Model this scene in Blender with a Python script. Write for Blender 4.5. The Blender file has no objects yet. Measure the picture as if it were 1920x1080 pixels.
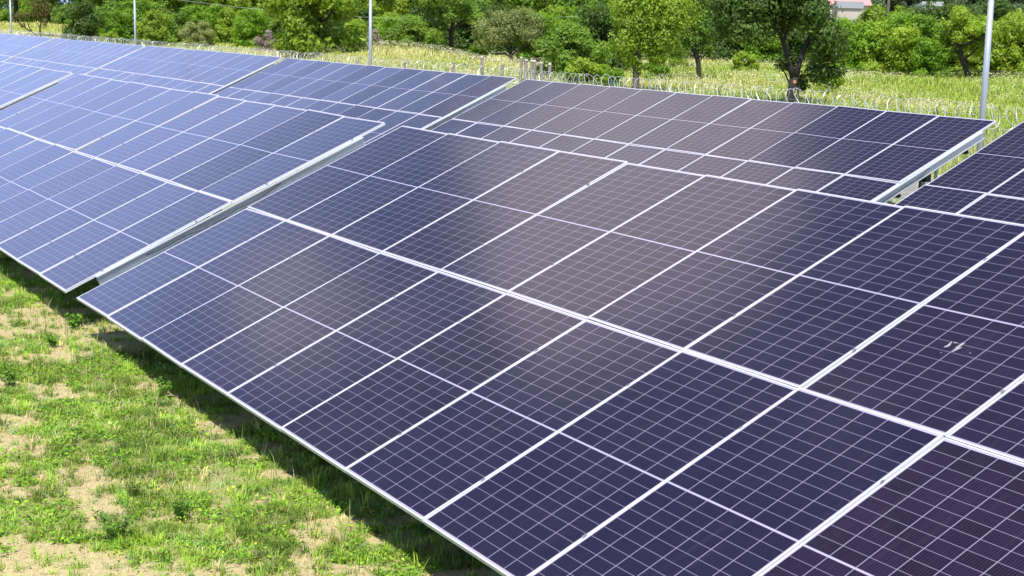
import bpy, math, random
import numpy as np
from mathutils import Matrix, Vector
PI = math.pi
sc = bpy.context.scene
COL = sc.collection
# ------------------------------------------------------------------ camera
CZ = 3.93                                   # camera height above the ground
F = 2850.96                                 # focal length in pixels of a 1920 px wide picture
RC = np.array([[0.50234727, 0.8643761, 0.02238689],
               [0.16088774, -0.06800139, -0.98462731],
               [-0.84956598, 0.49822662, -0.17322783]])
cam = bpy.data.objects.new("camera", bpy.data.cameras.new("camera"))
COL.objects.link(cam)
cam.data.lens = F / 1920 * 36
cam.data.sensor_width = 36
cam.data.clip_start = 0.1
cam.data.clip_end = 3000
m = Matrix.Identity(4)
for i in range(3):
    m[i][0] = RC[0][i]; m[i][1] = -RC[1][i]; m[i][2] = -RC[2][i]
m[2][3] = CZ
cam.matrix_world = m
sc.camera = cam
# ------------------------------------------------------------------ sky, sun, exposure
SUN = Vector((0.46, -0.36, 1.0)).normalized()       # direction towards the sun
sun_el = math.asin(SUN.z); sun_az = math.atan2(SUN.x, SUN.y)
w = bpy.data.worlds.new("World"); sc.world = w; w.use_nodes = True
nt = w.node_tree; nt.nodes.clear()
def N(t, typ, **kw):
    n = t.nodes.new(typ)
    for k, v in kw.items():
        if k in ('operation', 'blend_type', 'data_type', 'sky_type', 'sun_disc', 'noise_dimensions', 'attribute_name', 'vector_type', 'feature', 'distance'):
            setattr(n, k, v)
    return n
def mth(t, op, a, b=None, c=None, clamp=False):
    n = t.nodes.new('ShaderNodeMath'); n.operation = op; n.use_clamp = clamp
    for i, v in enumerate((a, b, c)):
        if v is None: continue
        if isinstance(v, (int, float)): n.inputs[i].default_value = v
        else: t.links.new(v, n.inputs[i])
    return n.outputs[0]
def mix(t, fac, a, b, mode='MIX'):
    n = t.nodes.new('ShaderNodeMix'); n.data_type = 'RGBA'; n.blend_type = mode
    for i, v in ((0, fac), (6, a), (7, b)):
        if isinstance(v, (int, float)): n.inputs[i].default_value = v
        elif isinstance(v, (tuple, list)): n.inputs[i].default_value = (*v[:3], 1)
        else: t.links.new(v, n.inputs[i])
    return n.outputs[2]
def ramp(t, v, lo, hi, a=0.0, b=1.0):
    n = t.nodes.new('ShaderNodeMapRange'); n.interpolation_type = 'SMOOTHSTEP'
    n.inputs[1].default_value = lo; n.inputs[2].default_value = hi
    n.inputs[3].default_value = a; n.inputs[4].default_value = b
    t.links.new(v, n.inputs[0]); return n.outputs[0]
def noise(t, vec, scale, detail=4, rough=0.55, dim='3D'):
    n = t.nodes.new('ShaderNodeTexNoise'); n.noise_dimensions = dim
    n.inputs['Scale'].default_value = scale; n.inputs['Detail'].default_value = detail
    n.inputs['Roughness'].default_value = rough
    if vec is not None: t.links.new(vec, n.inputs['Vector'])
    return n.outputs[0]
def dot(t, vec, v):
    n = t.nodes.new('ShaderNodeVectorMath'); n.operation = 'DOT_PRODUCT'
    t.links.new(vec, n.inputs[0]); n.inputs[1].default_value = v
    return n.outputs['Value']
sky = nt.nodes.new('ShaderNodeTexSky'); sky.sky_type = 'NISHITA'; sky.sun_disc = False
sky.sun_elevation = sun_el; sky.sun_rotation = sun_az
sky.altitude = 300; sky.air_density = 1.0; sky.dust_density = 0.6; sky.ozone_density = 1.6
tc = nt.nodes.new('ShaderNodeTexCoord'); gen = tc.outputs['Generated']
def sph(az, el):
    az, el = math.radians(az), math.radians(el)
    return (math.sin(az) * math.cos(el), math.cos(az) * math.cos(el), math.sin(el))
# broken cloud in the west, which the glass mirrors: (azimuth, elevation, half widths, weight) in degrees
CLOUDS = [(-68.5, 34.0, 2.6, 1.5, 1.0), (-72.5, 33.0, 2.2, 1.3, 0.6), (-77.0, 32.0, 2.6, 1.7, 0.85), (-75.0, 28.5, 2.6, 1.6, 0.7), (-84.0, 24.0, 2.2, 1.9, 0.8), (-81.0, 27.0, 1.3, 1.0, 0.35),
          (-70.5, 29.5, 3.0, 2.0, 0.75), (-65.5, 31.3, 2.8, 1.4, 0.6), (-71.5, 25.3, 2.2, 1.1, 0.5), (-67.0, 27.8, 2.6, 1.6, 0.45), (-62.5, 30.5, 2.6, 1.5, 0.45)]
cm = None
wob = nt.nodes.new('ShaderNodeTexNoise'); wob.inputs['Scale'].default_value = 16; wob.inputs['Detail'].default_value = 4; nt.links.new(gen, wob.inputs['Vector'])
wv = nt.nodes.new('ShaderNodeVectorMath'); wv.operation = 'MULTIPLY_ADD'; nt.links.new(wob.outputs['Color'], wv.inputs[0]); wv.inputs[1].default_value = (0.06,) * 3
wv2 = nt.nodes.new('ShaderNodeVectorMath'); wv2.operation = 'SUBTRACT'; nt.links.new(gen, wv2.inputs[0]); wv2.inputs[1].default_value = (0.03,) * 3
nt.links.new(wv2.outputs[0], wv.inputs[2]); gd = wv.outputs[0]
for (az_, el_, wa, we, am) in CLOUDS:
    e0 = sph(az_, el_); e1 = sph(az_ + 90, 0); e2 = sph(az_, el_ + 90)
    a = mth(nt, 'DIVIDE', dot(nt, gd, e1), math.sin(math.radians(wa))); b = mth(nt, 'DIVIDE', dot(nt, gd, e2), math.sin(math.radians(we)))
    q = mth(nt, 'EXPONENT', mth(nt, 'MULTIPLY', mth(nt, 'ADD', mth(nt, 'MULTIPLY', a, a), mth(nt, 'MULTIPLY', b, b)), -0.5))
    q = mth(nt, 'MULTIPLY', mth(nt, 'MULTIPLY', q, am), mth(nt, 'GREATER_THAN', dot(nt, gen, e0), 0.3))
    cm = q if cm is None else mth(nt, 'ADD', cm, q)
cm = mth(nt, 'MULTIPLY', cm, mth(nt, 'ADD', 0.55, mth(nt, 'MULTIPLY', noise(nt, gen, 22.0, 5, 0.55), 0.9)))
cm = ramp(nt, cm, 0.12, 1.05)
nz2 = noise(nt, gen, 3.1, 6, 0.6)
thin = mth(nt, 'MULTIPLY', ramp(nt, nz2, 0.56, 0.75), 0.35)
cm = mth(nt, 'MAXIMUM', cm, thin)
sepw = nt.nodes.new('ShaderNodeSeparateXYZ'); nt.links.new(gen, sepw.inputs[0])
el_ = mth(nt, 'ADD', sepw.outputs[2], mth(nt, 'MULTIPLY', mth(nt, 'SUBTRACT', noise(nt, gen, 5.0, 4, 0.5), 0.5), 0.10))
pale = mth(nt, 'MULTIPLY', ramp(nt, el_, 0.43, 0.27), 0.95)          # bright hazy blue low in the sky
skyc = mix(nt, pale, sky.outputs[0], (4.7, 6.2, 11.2))
col = mix(nt, mth(nt, 'MULTIPLY', cm, 0.95), skyc, (8.0, 7.5, 7.9))
bg = nt.nodes.new('ShaderNodeBackground'); bg.inputs[1].default_value = 0.1
nt.links.new(col, bg.inputs[0])
wo = nt.nodes.new('ShaderNodeOutputWorld'); nt.links.new(bg.outputs[0], wo.inputs[0])
sl = bpy.data.lights.new("sun", 'SUN'); sl.energy = 4.6; sl.angle = math.radians(0.5); sl.color = (1, 0.965, 0.9)
so = bpy.data.objects.new("sun", sl); COL.objects.link(so)
so.rotation_euler = SUN.to_track_quat('Z', 'Y').to_euler(); so.location = (10, -10, 30)
sc.view_settings.view_transform = 'Standard'; sc.view_settings.look = 'None'
sc.view_settings.gamma = 1; sc.view_settings.exposure = 0.62
sc.cycles.max_bounces = 6; sc.cycles.transparent_max_bounces = 8

# ------------------------------------------------------------------ helpers
rng = np.random.default_rng(11)
random.seed(5)
def tag(o, label=None, cat=None, group=None, kind=None):
    if label: o['label'] = label
    if cat: o['category'] = cat
    if group: o['group'] = group
    if kind: o['kind'] = kind
    return o
def empty(name, loc):
    o = bpy.data.objects.new(name, None); COL.objects.link(o); o.location = loc
    o.empty_display_size = 0.3; return o
def link(name, me, mat, parent=None):
    o = bpy.data.objects.new(name, me); COL.objects.link(o)
    if mat is not None and len(me.materials) == 0: me.materials.append(mat)
    if parent is not None: o.parent = parent
    return o
def mesh_np(name, V, faces_flat, nper, smooth=False):
    """V (n,3); faces_flat indices; nper vertices per face (int)"""
    V = np.asarray(V, dtype=np.float32); f = np.asarray(faces_flat, dtype=np.int32).ravel()
    me = bpy.data.meshes.new(name); nf = len(f) // nper
    me.vertices.add(len(V)); me.vertices.foreach_set('co', V.ravel())
    me.loops.add(len(f)); me.loops.foreach_set('vertex_index', f)
    me.polygons.add(nf)
    me.polygons.foreach_set('loop_start', np.arange(0, len(f), nper, dtype=np.int32))
    if smooth: me.polygons.foreach_set('use_smooth', np.ones(nf, dtype=bool))
    me.update(calc_edges=True); me.validate()
    return me
def vattr(me, name, vals):
    at = me.attributes.new(name, 'FLOAT_COLOR', 'POINT')
    v = np.ones((len(vals), 4), dtype=np.float32); v[:, :3] = vals
    at.data.foreach_set('color', v.ravel())
class MB:
    def __init__(s): s.v = []; s.f = []
    def box(s, x0, x1, y0, y1, z0, z1, mt=None):
        n = len(s.v)
        for z in (z0, z1):
            for (x, y) in ((x0, y0), (x1, y0), (x1, y1), (x0, y1)):
                p = Vector((x, y, z)); s.v.append(tuple(mt @ p if mt else p))
        s.f += [(n, n+3, n+2, n+1), (n+4, n+5, n+6, n+7), (n, n+1, n+5, n+4), (n+1, n+2, n+6, n+5), (n+2, n+3, n+7, n+6), (n+3, n, n+4, n+7)]
    def prof(s, pts, p0, p1, up=(0, 0, 1)):
        """closed profile pts (a,b) swept from p0 to p1; a along side, b along up"""
        p0, p1 = Vector(p0), Vector(p1); d = (p1 - p0).normalized(); u = Vector(up)
        side = d.cross(u).normalized(); u = side.cross(d).normalized(); n = len(s.v); k = len(pts)
        for p in (p0, p1):
            for a_, b_ in pts: s.v.append(tuple(p + side * a_ + u * b_))
        for i in range(k):
            j = (i + 1) % k; s.f.append((n + i, n + j, n + k + j, n + k + i))
        s.f.append(tuple(range(n + k - 1, n - 1, -1))); s.f.append(tuple(range(n + k, n + 2 * k)))
    def tube(s, pts, rad, seg=8, cap=True):
        pts = [Vector(p) for p in pts]
        if isinstance(rad, (int, float)): rad = [rad] * len(pts)
        n = len(s.v); u = None
        for i, p in enumerate(pts):
            d = (pts[min(i+1, len(pts)-1)] - pts[max(i-1, 0)]).normalized()
            if u is None:
                u = d.orthogonal().normalized()
            u = (u - d * u.dot(d)).normalized(); v_ = d.cross(u)
            for k in range(seg):
                a_ = 2 * PI * k / seg
                s.v.append(tuple(p + (u * math.cos(a_) + v_ * math.sin(a_)) * rad[i]))
        for i in range(len(pts) - 1):
            for k in range(seg):
                a_ = n + i * seg + k; b_ = n + i * seg + (k + 1) % seg
                s.f.append((a_, b_, b_ + seg, a_ + seg))
        if cap:
            s.f.append(tuple(n + k for k in range(seg - 1, -1, -1)))
            e = n + (len(pts) - 1) * seg; s.f.append(tuple(e + k for k in range(seg)))
    def build(s, name, mat, parent=None, smooth=False, bevel=0):
        me = bpy.data.meshes.new(name); me.from_pydata(s.v, [], s.f); me.update()
        if smooth: me.polygons.foreach_set('use_smooth', [True] * len(me.polygons))
        return link(name, me, mat, parent)
# value noise for layout
_lat = np.random.default_rng(3).random((256, 256))
def vnoise(x, y):
    xi = np.floor(x).astype(int); yi = np.floor(y).astype(int); fx = x - xi; fy = y - yi
    fx = fx * fx * (3 - 2 * fx); fy = fy * fy * (3 - 2 * fy)
    g = lambda a_, b_: _lat[a_ % 256, b_ % 256]
    return (g(xi, yi) * (1 - fx) + g(xi + 1, yi) * fx) * (1 - fy) + (g(xi, yi + 1) * (1 - fx) + g(xi + 1, yi + 1) * fx) * fy
def fbm(x, y, o=4):
    r = 0; a_ = 0.5; t_ = 0
    for i in range(o):
        r = r + a_ * vnoise(x * 2 ** i + 17 * i, y * 2 ** i + 31 * i); t_ += a_; a_ *= 0.55
    return r / t_
def sstep(v, a_, b_):
    t_ = np.clip((v - a_) / (b_ - a_), 0, 1); return t_ * t_ * (3 - 2 * t_)
def raydir(u, v):
    d = np.array([(u - 960) / F, (v - 540) / F, 1.0]) @ RC
    return d
def xy_at(u, depth):
    d = raydir(u, 40); return d[0] * depth, d[1] * depth
MOUNDS = []
def mound(u, depth, amp, sx, sd):
    x, y = xy_at(u, depth); d = np.array([x, y]) / math.hypot(x, y)
    MOUNDS.append((x, y, amp, sx, sd, d[0], d[1]))
mound(705, 112, 1.55, 6.2, 6.0)
mound(30, 205, 2.1, 9.5, 12)
mound(1650, 92, 0.30, 3.0, 4.0)
def height(x, y):
    x = np.asarray(x, float); y = np.asarray(y, float)
    h = 0.75 * sstep(y, 32, 95)
    for (mx, my, amp, sx, sd, dx, dy) in MOUNDS:
        a_ = (x - mx) * dx + (y - my) * dy; b_ = -(x - mx) * dy + (y - my) * dx
        h = h + amp * np.exp(-0.5 * (np.abs(b_ / sx) ** 3)) * np.exp(-0.5 * (a_ / sd) ** 2)
    h = h + 0.10 * (fbm(x * 0.12, y * 0.12) - 0.5) * sstep(y, 26, 50)
    near = 1 - sstep(np.hypot(x, y), 40, 60)
    h = h + near * 0.05 * (fbm(x * 1.1 + 5, y * 1.1) - 0.5)
    return h
def ground_at(u, v):
    d = raydir(u, v); t_ = 5.0
    while t_ < 600:
        p = d * t_
        if p[2] + CZ < float(height(p[0], p[1])): break
        t_ += 0.25
    return p[0], p[1]
def vegmask(x, y):
    a_ = fbm(x * 1.15 + 3, y * 1.9 + 9, 4)
    b_ = fbm(x * 3.6, y * 4.2, 3)
    v = a_ * 0.62 + b_ * 0.38
    v = v + 0.13 * sstep(y, 2.9, 4.0) * (1 - sstep(np.abs(x + 18.6), 0.3, 1.6) * 0) - 0.06 * sstep(-x, 15.0, 19.0) - 0.12 * np.exp(-((x + 18.9) / 1.3) ** 2 - ((y - 4.6) / 1.5) ** 2)
    v = v - 0.035 * (1 - sstep(y, 2.2, 3.3))
    return sstep(v, 0.475, 0.59)

# ------------------------------------------------------------------ materials
def newmat(name):
    mt = bpy.data.materials.new(name); mt.use_nodes = True
    t = mt.node_tree; p = t.nodes['Principled BSDF']; return mt, t, p
def simple(name, colr, rough=0.6, metal=0.0, nscale=6.0, var=0.15, bump=0.0):
    mt, t, p = newmat(name)
    tcn = t.nodes.new('ShaderNodeTexCoord')
    nn = noise(t, tcn.outputs['Object'], nscale, 5, 0.6)
    dark = tuple(c * (1 - var) for c in colr); lite = tuple(min(1, c * (1 + var)) for c in colr)
    t.links.new(mix(t, nn, dark, lite), p.inputs['Base Color'])
    p.inputs['Roughness'].default_value = rough; p.inputs['Metallic'].default_value = metal
    if bump:
        bn = t.nodes.new('ShaderNodeBump'); bn.inputs['Strength'].default_value = bump
        t.links.new(nn, bn.inputs['Height']); t.links.new(bn.outputs[0], p.inputs['Normal'])
    return mt
M = {}
M['frame'] = simple('anodised_aluminium', (0.62, 0.62, 0.65), 0.40, 0.15, 3, 0.05)
M['galv'] = simple('galvanised_steel', (0.50, 0.53, 0.56), 0.42, 0.4, 9, 0.16)
M['galvpost'] = simple('galvanised_post', (0.26, 0.27, 0.28), 0.5, 0.5, 14, 0.25)
M['pole'] = simple('galvanised_pole', (0.40, 0.44, 0.49), 0.45, 0.3, 5, 0.10)
M['polelow'] = simple('brushed_sleeve', (0.68, 0.70, 0.72), 0.35, 0.5, 5, 0.10)
M['black'] = simple('black_plastic', (0.02, 0.02, 0.022), 0.5, 0, 8, 0.3)
M['greenpost'] = simple('green_powder_coat', (0.01, 0.13, 0.06), 0.45, 0, 8, 0.1)
M['wire'] = simple('galvanised_wire', (0.45, 0.50, 0.46), 0.45, 0.5, 8, 0.1)
M['razor'] = simple('bright_razor_wire', (0.62, 0.63, 0.62), 0.4, 0.4, 8, 0.1)
M['concrete'] = simple('weathered_concrete', (0.24, 0.21, 0.18), 0.9, 0, 9, 0.35, 0.3)
M['backsheet'] = simple('white_backsheet', (0.75, 0.75, 0.76), 0.6, 0, 3, 0.04)
M['bark'] = simple('dark_bark', (0.028, 0.023, 0.020), 0.95, 0, 14, 0.4, 0.6)
M['barklight'] = simple('grey_bark', (0.10, 0.088, 0.075), 0.95, 0, 14, 0.4, 0.6)
M['cut'] = simple('fresh_cut_wood', (0.45, 0.19, 0.09), 0.8, 0, 30, 0.2)
M['rooftile'] = simple('red_roof_tiles', (0.55, 0.25, 0.24), 0.8, 0, 12, 0.15)
M['wall'] = simple('rendered_wall', (0.42, 0.38, 0.34), 0.9, 0, 3, 0.12)
M['greywall'] = simple('grey_render', (0.30, 0.31, 0.34), 0.9, 0, 3, 0.12)
M['sheet'] = simple('pale_sheet_roof', (0.38, 0.39, 0.42), 0.6, 0, 3, 0.08)
M['darkglass'] = simple('window_glass', (0.03, 0.035, 0.04), 0.1, 0, 3, 0.1)
M['dropping'] = simple('dried_dropping', (0.26, 0.26, 0.29), 0.8, 0, 60, 0.1)
M['cream'] = simple('cream_petals', (0.80, 0.78, 0.60), 0.8, 0, 30, 0.1)

# --- solar glass: cells, gaps, busbars, in the module's own coordinates
PW, PH = 1.311, 2.398                        # module
def glassmat():
    mt, t, p = newmat('solar_glass')
    tcn = t.nodes.new('ShaderNodeTexCoord'); sx = t.nodes.new('ShaderNodeSeparateXYZ')
    t.links.new(tcn.outputs['Object'], sx.inputs[0]); X, Y = sx.outputs[0], sx.outputs[1]
    oi = t.nodes.new('ShaderNodeObjectInfo'); rnd = oi.outputs['Random']
    cw = 0.2125; ch = 0.1059
    ux = mth(t, 'DIVIDE', mth(t, 'ADD', X, 3 * cw), cw)
    fx = mth(t, 'FRACT', ux); dx = mth(t, 'MULTIPLY', mth(t, 'SUBTRACT', 0.5, mth(t, 'ABSOLUTE', mth(t, 'SUBTRACT', fx, 0.5))), cw)
    linex = mth(t, 'MULTIPLY', ramp(t, dx, 0.0041, 0.0004), 0.92)
    ay = mth(t, 'SUBTRACT', mth(t, 'ABSOLUTE', Y), 0.007)
    uy = mth(t, 'DIVIDE', ay, ch)
    fy = mth(t, 'FRACT', uy); dy = mth(t, 'MULTIPLY', mth(t, 'SUBTRACT', 0.5, mth(t, 'ABSOLUTE', mth(t, 'SUBTRACT', fy, 0.5))), ch)
    liney = mth(t, 'MULTIPLY', ramp(t, dy, 0.0036, 0.0004), 0.68)
    midl = mth(t, 'LESS_THAN', ay, 0.0)
    outx = mth(t, 'GREATER_THAN', mth(t, 'ABSOLUTE', X), 3 * cw)
    outy = mth(t, 'GREATER_THAN', ay, 11 * ch)
    line = mth(t, 'MAXIMUM', mth(t, 'MAXIMUM', linex, mth(t, 'MULTIPLY', liney, 0.75)), mth(t, 'MAXIMUM', midl, mth(t, 'MAXIMUM', outx, outy)))
    # busbars: fine ribbons along the long side
    fb = mth(t, 'FRACT', mth(t, 'MULTIPLY', ux, 10.0))
    bus = mth(t, 'MULTIPLY', mth(t, 'LESS_THAN', mth(t, 'ABSOLUTE', mth(t, 'SUBTRACT', fb, 0.5)), 0.045), 0.22)
    # one shade per cell
    cx = mth(t, 'FLOOR', ux); cy = mth(t, 'FLOOR', mth(t, 'DIVIDE', Y, ch))
    cv = t.nodes.new('ShaderNodeCombineXYZ'); t.links.new(cx, cv.inputs[0]); t.links.new(cy, cv.inputs[1])
    t.links.new(mth(t, 'MULTIPLY', rnd, 91.0), cv.inputs[2])
    wn = t.nodes.new('ShaderNodeTexWhiteNoise'); t.links.new(cv.outputs[0], wn.inputs['Vector'])
    cell = mix(t, wn.outputs['Value'], (0.0082, 0.0024, 0.0120), (0.0130, 0.0050, 0.0215))
    cell = mix(t, mth(t, 'MULTIPLY', rnd, 0.8), cell, (0.0062, 0.0030, 0.0220))
    hue = t.nodes.new('ShaderNodeMix'); hue.data_type = 'RGBA'
    cell = mix(t, bus, cell, (0.16, 0.145, 0.20))
    colr = mix(t, line, cell, (0.36, 0.325, 0.44))
    # dust film: fine specks and soft smears
    ob = t.nodes.new('ShaderNodeVectorMath'); ob.operation = 'ADD'
    gm = t.nodes.new('ShaderNodeNewGeometry'); t.links.new(gm.outputs['Position'], ob.inputs[0])
    d1 = noise(t, gm.outputs['Position'], 260.0, 2, 0.7); d2 = noise(t, gm.outputs['Position'], 1.6, 5, 0.6)
    speck = mth(t, 'MULTIPLY', ramp(t, d1, 0.68, 0.80), 0.05)
    film = mth(t, 'ADD', mth(t, 'MULTIPLY', d2, 0.022), speck)
    colr = mix(t, film, colr, (0.38, 0.34, 0.36))
    # dust settled along the lower frame of each module, and faint run marks
    st = t.nodes.new('ShaderNodeMapping'); st.inputs['Scale'].default_value = (14, 0.9, 1); t.links.new(tcn.outputs['Object'], st.inputs[0])
    run = mth(t, 'MULTIPLY', ramp(t, noise(t, st.outputs[0], 1.0, 4, 0.6), 0.52, 0.75), 0.03)
    low = mth(t, 'MULTIPLY', ramp(t, Y, -1.150, -1.188), mth(t, 'ADD', 0.01, mth(t, 'MULTIPLY', d2, 0.12)))
    colr = mix(t, mth(t, 'ADD', run, low), colr, (0.33, 0.30, 0.28))
    t.links.new(colr, p.inputs['Base Color'])
    t.links.new(mth(t, 'ADD', 0.06, mth(t, 'MULTIPLY', d2, 0.10)), p.inputs['Roughness'])
    p.inputs['IOR'].default_value = 1.5
    p.inputs['Specular Tint'].default_value = (0.86, 0.88, 1.0, 1)
    # glass is very slightly wavy, each module in its own way
    bn = t.nodes.new('ShaderNodeBump'); bn.inputs['Strength'].default_value = 0.05; bn.inputs['Distance'].default_value = 0.02
    cvo = t.nodes.new('ShaderNodeVectorMath'); cvo.operation = 'ADD'; t.links.new(tcn.outputs['Object'], cvo.inputs[0])
    c3 = t.nodes.new('ShaderNodeCombineXYZ'); t.links.new(mth(t, 'MULTIPLY', rnd, 37.0), c3.inputs[2]); t.links.new(c3.outputs[0], cvo.inputs[1])
    t.links.new(noise(t, cvo.outputs[0], 1.3, 1, 0.4), bn.inputs['Height'])
    t.links.new(bn.outputs[0], p.inputs['Normal'])
    return mt
M['glass'] = glassmat()

def leafmat(name, c1, c2, trans=0.5, rough=0.55):
    mt, t, p = newmat(name)
    at = t.nodes.new('ShaderNodeAttribute'); at.attribute_name = 'tint'
    oi = t.nodes.new('ShaderNodeObjectInfo')
    sp = t.nodes.new('ShaderNodeSeparateColor'); t.links.new(at.outputs['Color'], sp.inputs[0])
    k = mth(t, 'ADD', mth(t, 'MULTIPLY', sp.outputs[0], 0.75), mth(t, 'MULTIPLY', oi.outputs['Random'], 0.25))
    c = mix(t, k, c1, c2)
    t.links.new(c, p.inputs['Base Color']); p.inputs['Roughness'].default_value = rough
    p.inputs['Specular IOR Level'].default_value = 0.35
    tr = t.nodes.new('ShaderNodeBsdfTranslucent')
    t.links.new(mix(t, 1.0, c, (1.15, 1.25, 0.55), 'MULTIPLY'), tr.inputs[0])
    ms = t.nodes.new('ShaderNodeMixShader'); ms.inputs[0].default_value = trans
    t.links.new(p.outputs[0], ms.inputs[1]); t.links.new(tr.outputs[0], ms.inputs[2])
    t.links.new(ms.outputs[0], t.nodes['Material Output'].inputs[0])
    return mt
M['leaf_green'] = leafmat('leaves_fresh_green', (0.152, 0.239, 0.029), (0.408, 0.532, 0.053))
M['leaf_mid'] = leafmat('leaves_mid_green', (0.111, 0.205, 0.032), (0.285, 0.417, 0.062))
M['leaf_dark'] = leafmat('leaves_dark_green', (0.050, 0.102, 0.021), (0.142, 0.218, 0.039))
M['leaf_olive'] = leafmat('leaves_grey_green', (0.167, 0.211, 0.073), (0.436, 0.451, 0.188))
M['leaf_bright'] = leafmat('leaves_vivid_green', (0.120, 0.234, 0.022), (0.284, 0.455, 0.037))
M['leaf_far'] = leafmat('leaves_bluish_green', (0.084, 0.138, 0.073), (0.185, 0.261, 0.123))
M['twig'] = leafmat('bare_twigs', (0.20, 0.155, 0.145), (0.34, 0.27, 0.25), 0.1, 0.9)
M['leaf_brown'] = leafmat('leaves_brownish', (0.125, 0.116, 0.035), (0.251, 0.233, 0.073))
def colmat(name, trans=0.3, rough=0.6):
    mt, t, p = newmat(name)
    at = t.nodes.new('ShaderNodeAttribute'); at.attribute_name = 'tint'
    t.links.new(at.outputs['Color'], p.inputs['Base Color']); p.inputs['Roughness'].default_value = rough
    p.inputs['Specular IOR Level'].default_value = 0.2
    tr = t.nodes.new('ShaderNodeBsdfTranslucent'); t.links.new(at.outputs['Color'], tr.inputs[0])
    ms = t.nodes.new('ShaderNodeMixShader'); ms.inputs[0].default_value = trans
    t.links.new(p.outputs[0], ms.inputs[1]); t.links.new(tr.outputs[0], ms.inputs[2])
    t.links.new(ms.outputs[0], t.nodes['Material Output'].inputs[0])
    return mt
M['blade'] = colmat('grass_blades')
M['flower'] = colmat('flower_heads', 0.25, 0.8)

# ------------------------------------------------------------------ ground
def axis(parts):
    out = []
    for a_, b_, st in parts: out.append(np.arange(a_, b_, st))
    return np.concatenate(out + [np.array([parts[-1][1]])])
gx = axis([(-900, -320, 58), (-320, -120, 4), (-120, -60, 1.2), (-60, -32, 0.4), (-32, -4, 0.12), (-4, 30, 0.5), (30, 600, 57)])
gy = axis([(-500, -20, 60), (-20, -4, 0.5), (-4, 0, 0.3), (0, 7.5, 0.12), (7.5, 24, 0.5), (24, 34, 0.4), (34, 220, 2.0), (220, 900, 68)])
GX, GY = np.meshgrid(gx, gy, indexing='ij'); GZ = height(GX, GY)
nx, ny = GX.shape
idx = np.arange(nx * ny).reshape(nx, ny)
quads = np.stack([idx[:-1, :-1], idx[1:, :-1], idx[1:, 1:], idx[:-1, 1:]], -1).reshape(-1, 4)
gme = mesh_np('ground', np.stack([GX, GY, GZ], -1).reshape(-1, 3), quads, 4, True)
veg = vegmask(GX, GY); mead = sstep(GY, 31, 33.5)
grav = sstep(GY, 25.4, 25.9) * (1 - sstep(GY, 29.6, 30.6)) * sstep(GX, -75, -70)
vattr(gme, 'cover', np.stack([veg, mead, grav], -1).reshape(-1, 3))
mt, t, p = newmat('soil_and_turf')
gm = t.nodes.new('ShaderNodeNewGeometry'); P_ = gm.outputs['Position']
at = t.nodes.new('ShaderNodeAttribute'); at.attribute_name = 'cover'
sp = t.nodes.new('ShaderNodeSeparateColor'); t.links.new(at.outputs['Color'], sp.inputs[0])
n1 = noise(t, P_, 1.3, 6, 0.6); n2 = noise(t, P_, 22, 5, 0.7); n3 = noise(t, P_, 0.12, 4, 0.6)
soil = mix(t, n1, (0.42, 0.34, 0.175), (0.56, 0.46, 0.245)); soil = mix(t, ramp(t, n2, 0.35, 0.62), mix(t, 0.35, soil, (0.16, 0.11, 0.07)), soil)
turf = mix(t, n2, (0.15, 0.20, 0.045), (0.31, 0.34, 0.10))
vmask = mth(t, 'MULTIPLY', ramp(t, mth(t, 'ADD', sp.outputs[0], mth(t, 'MULTIPLY', mth(t, 'SUBTRACT', n2, 0.5), 0.8)), 0.35, 0.75), 0.8)
c = mix(t, vmask, soil, turf)
meadow = mix(t, n1, (0.20, 0.24, 0.045), (0.34, 0.34, 0.09)); meadow = mix(t, ramp(t, n3, 0.45, 0.6), meadow, (0.38, 0.34, 0.12))
c = mix(t, sp.outputs[1], c, meadow)
vor = t.nodes.new('ShaderNodeTexVoronoi'); vor.inputs['Scale'].default_value = 16; t.links.new(P_, vor.inputs['Vector'])
gcol = mix(t, vor.outputs['Color'], (0.22, 0.21, 0.20), (0.52, 0.50, 0.47)); gcol = mix(t, ramp(t, vor.outputs['Distance'], 0.3, 0.7), gcol, (0.16, 0.15, 0.13))
c = mix(t, sp.outputs[2], c, gcol)
t.links.new(c, p.inputs['Base Color']); p.inputs['Roughness'].default_value = 0.95; p.inputs['Specular IOR Level'].default_value = 0.15
bn = t.nodes.new('ShaderNodeBump'); bn.inputs['Strength'].default_value = 0.6; bn.inputs['Distance'].default_value = 0.03
t.links.new(n2, bn.inputs['Height']); t.links.new(bn.outputs[0], p.inputs['Normal'])
go = link('ground', gme, mt); tag(go, 'sandy soil with patchy green turf under and around the solar tables', 'ground', kind='structure')

# ------------------------------------------------------------------ solar tables
TILT = math.radians(24.73); PIT = 1.323; LP = 2.404
CT, ST = math.cos(TILT), math.sin(TILT)
def panel_proto():
    b = MB(); hw, hh = PW / 2, PH / 2; lip = 0.011; H = 0.035
    for (x0, x1, y0, y1) in ((-hw, hw, -hh, -hh + lip), (-hw, hw, hh - lip, hh), (-hw, -hw + lip, -hh + lip, hh - lip), (hw - lip, hw, -hh + lip, hh - lip)):
        b.box(x0, x1, y0, y1, -H, 0)
    me = bpy.data.meshes.new('panel_frame'); me.from_pydata(b.v, [], b.f); me.materials.append(M['frame'])
    g = MB(); g.box(-hw + lip + .0005, hw - lip - .0005, -hh + lip + .0005, hh - lip - .0005, -0.007, -0.0015)
    gme_ = bpy.data.meshes.new('glass'); gme_.from_pydata(g.v, [], g.f); gme_.materials.append(M['glass'])
    return me, gme_
PF, PG = panel_proto()
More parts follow.
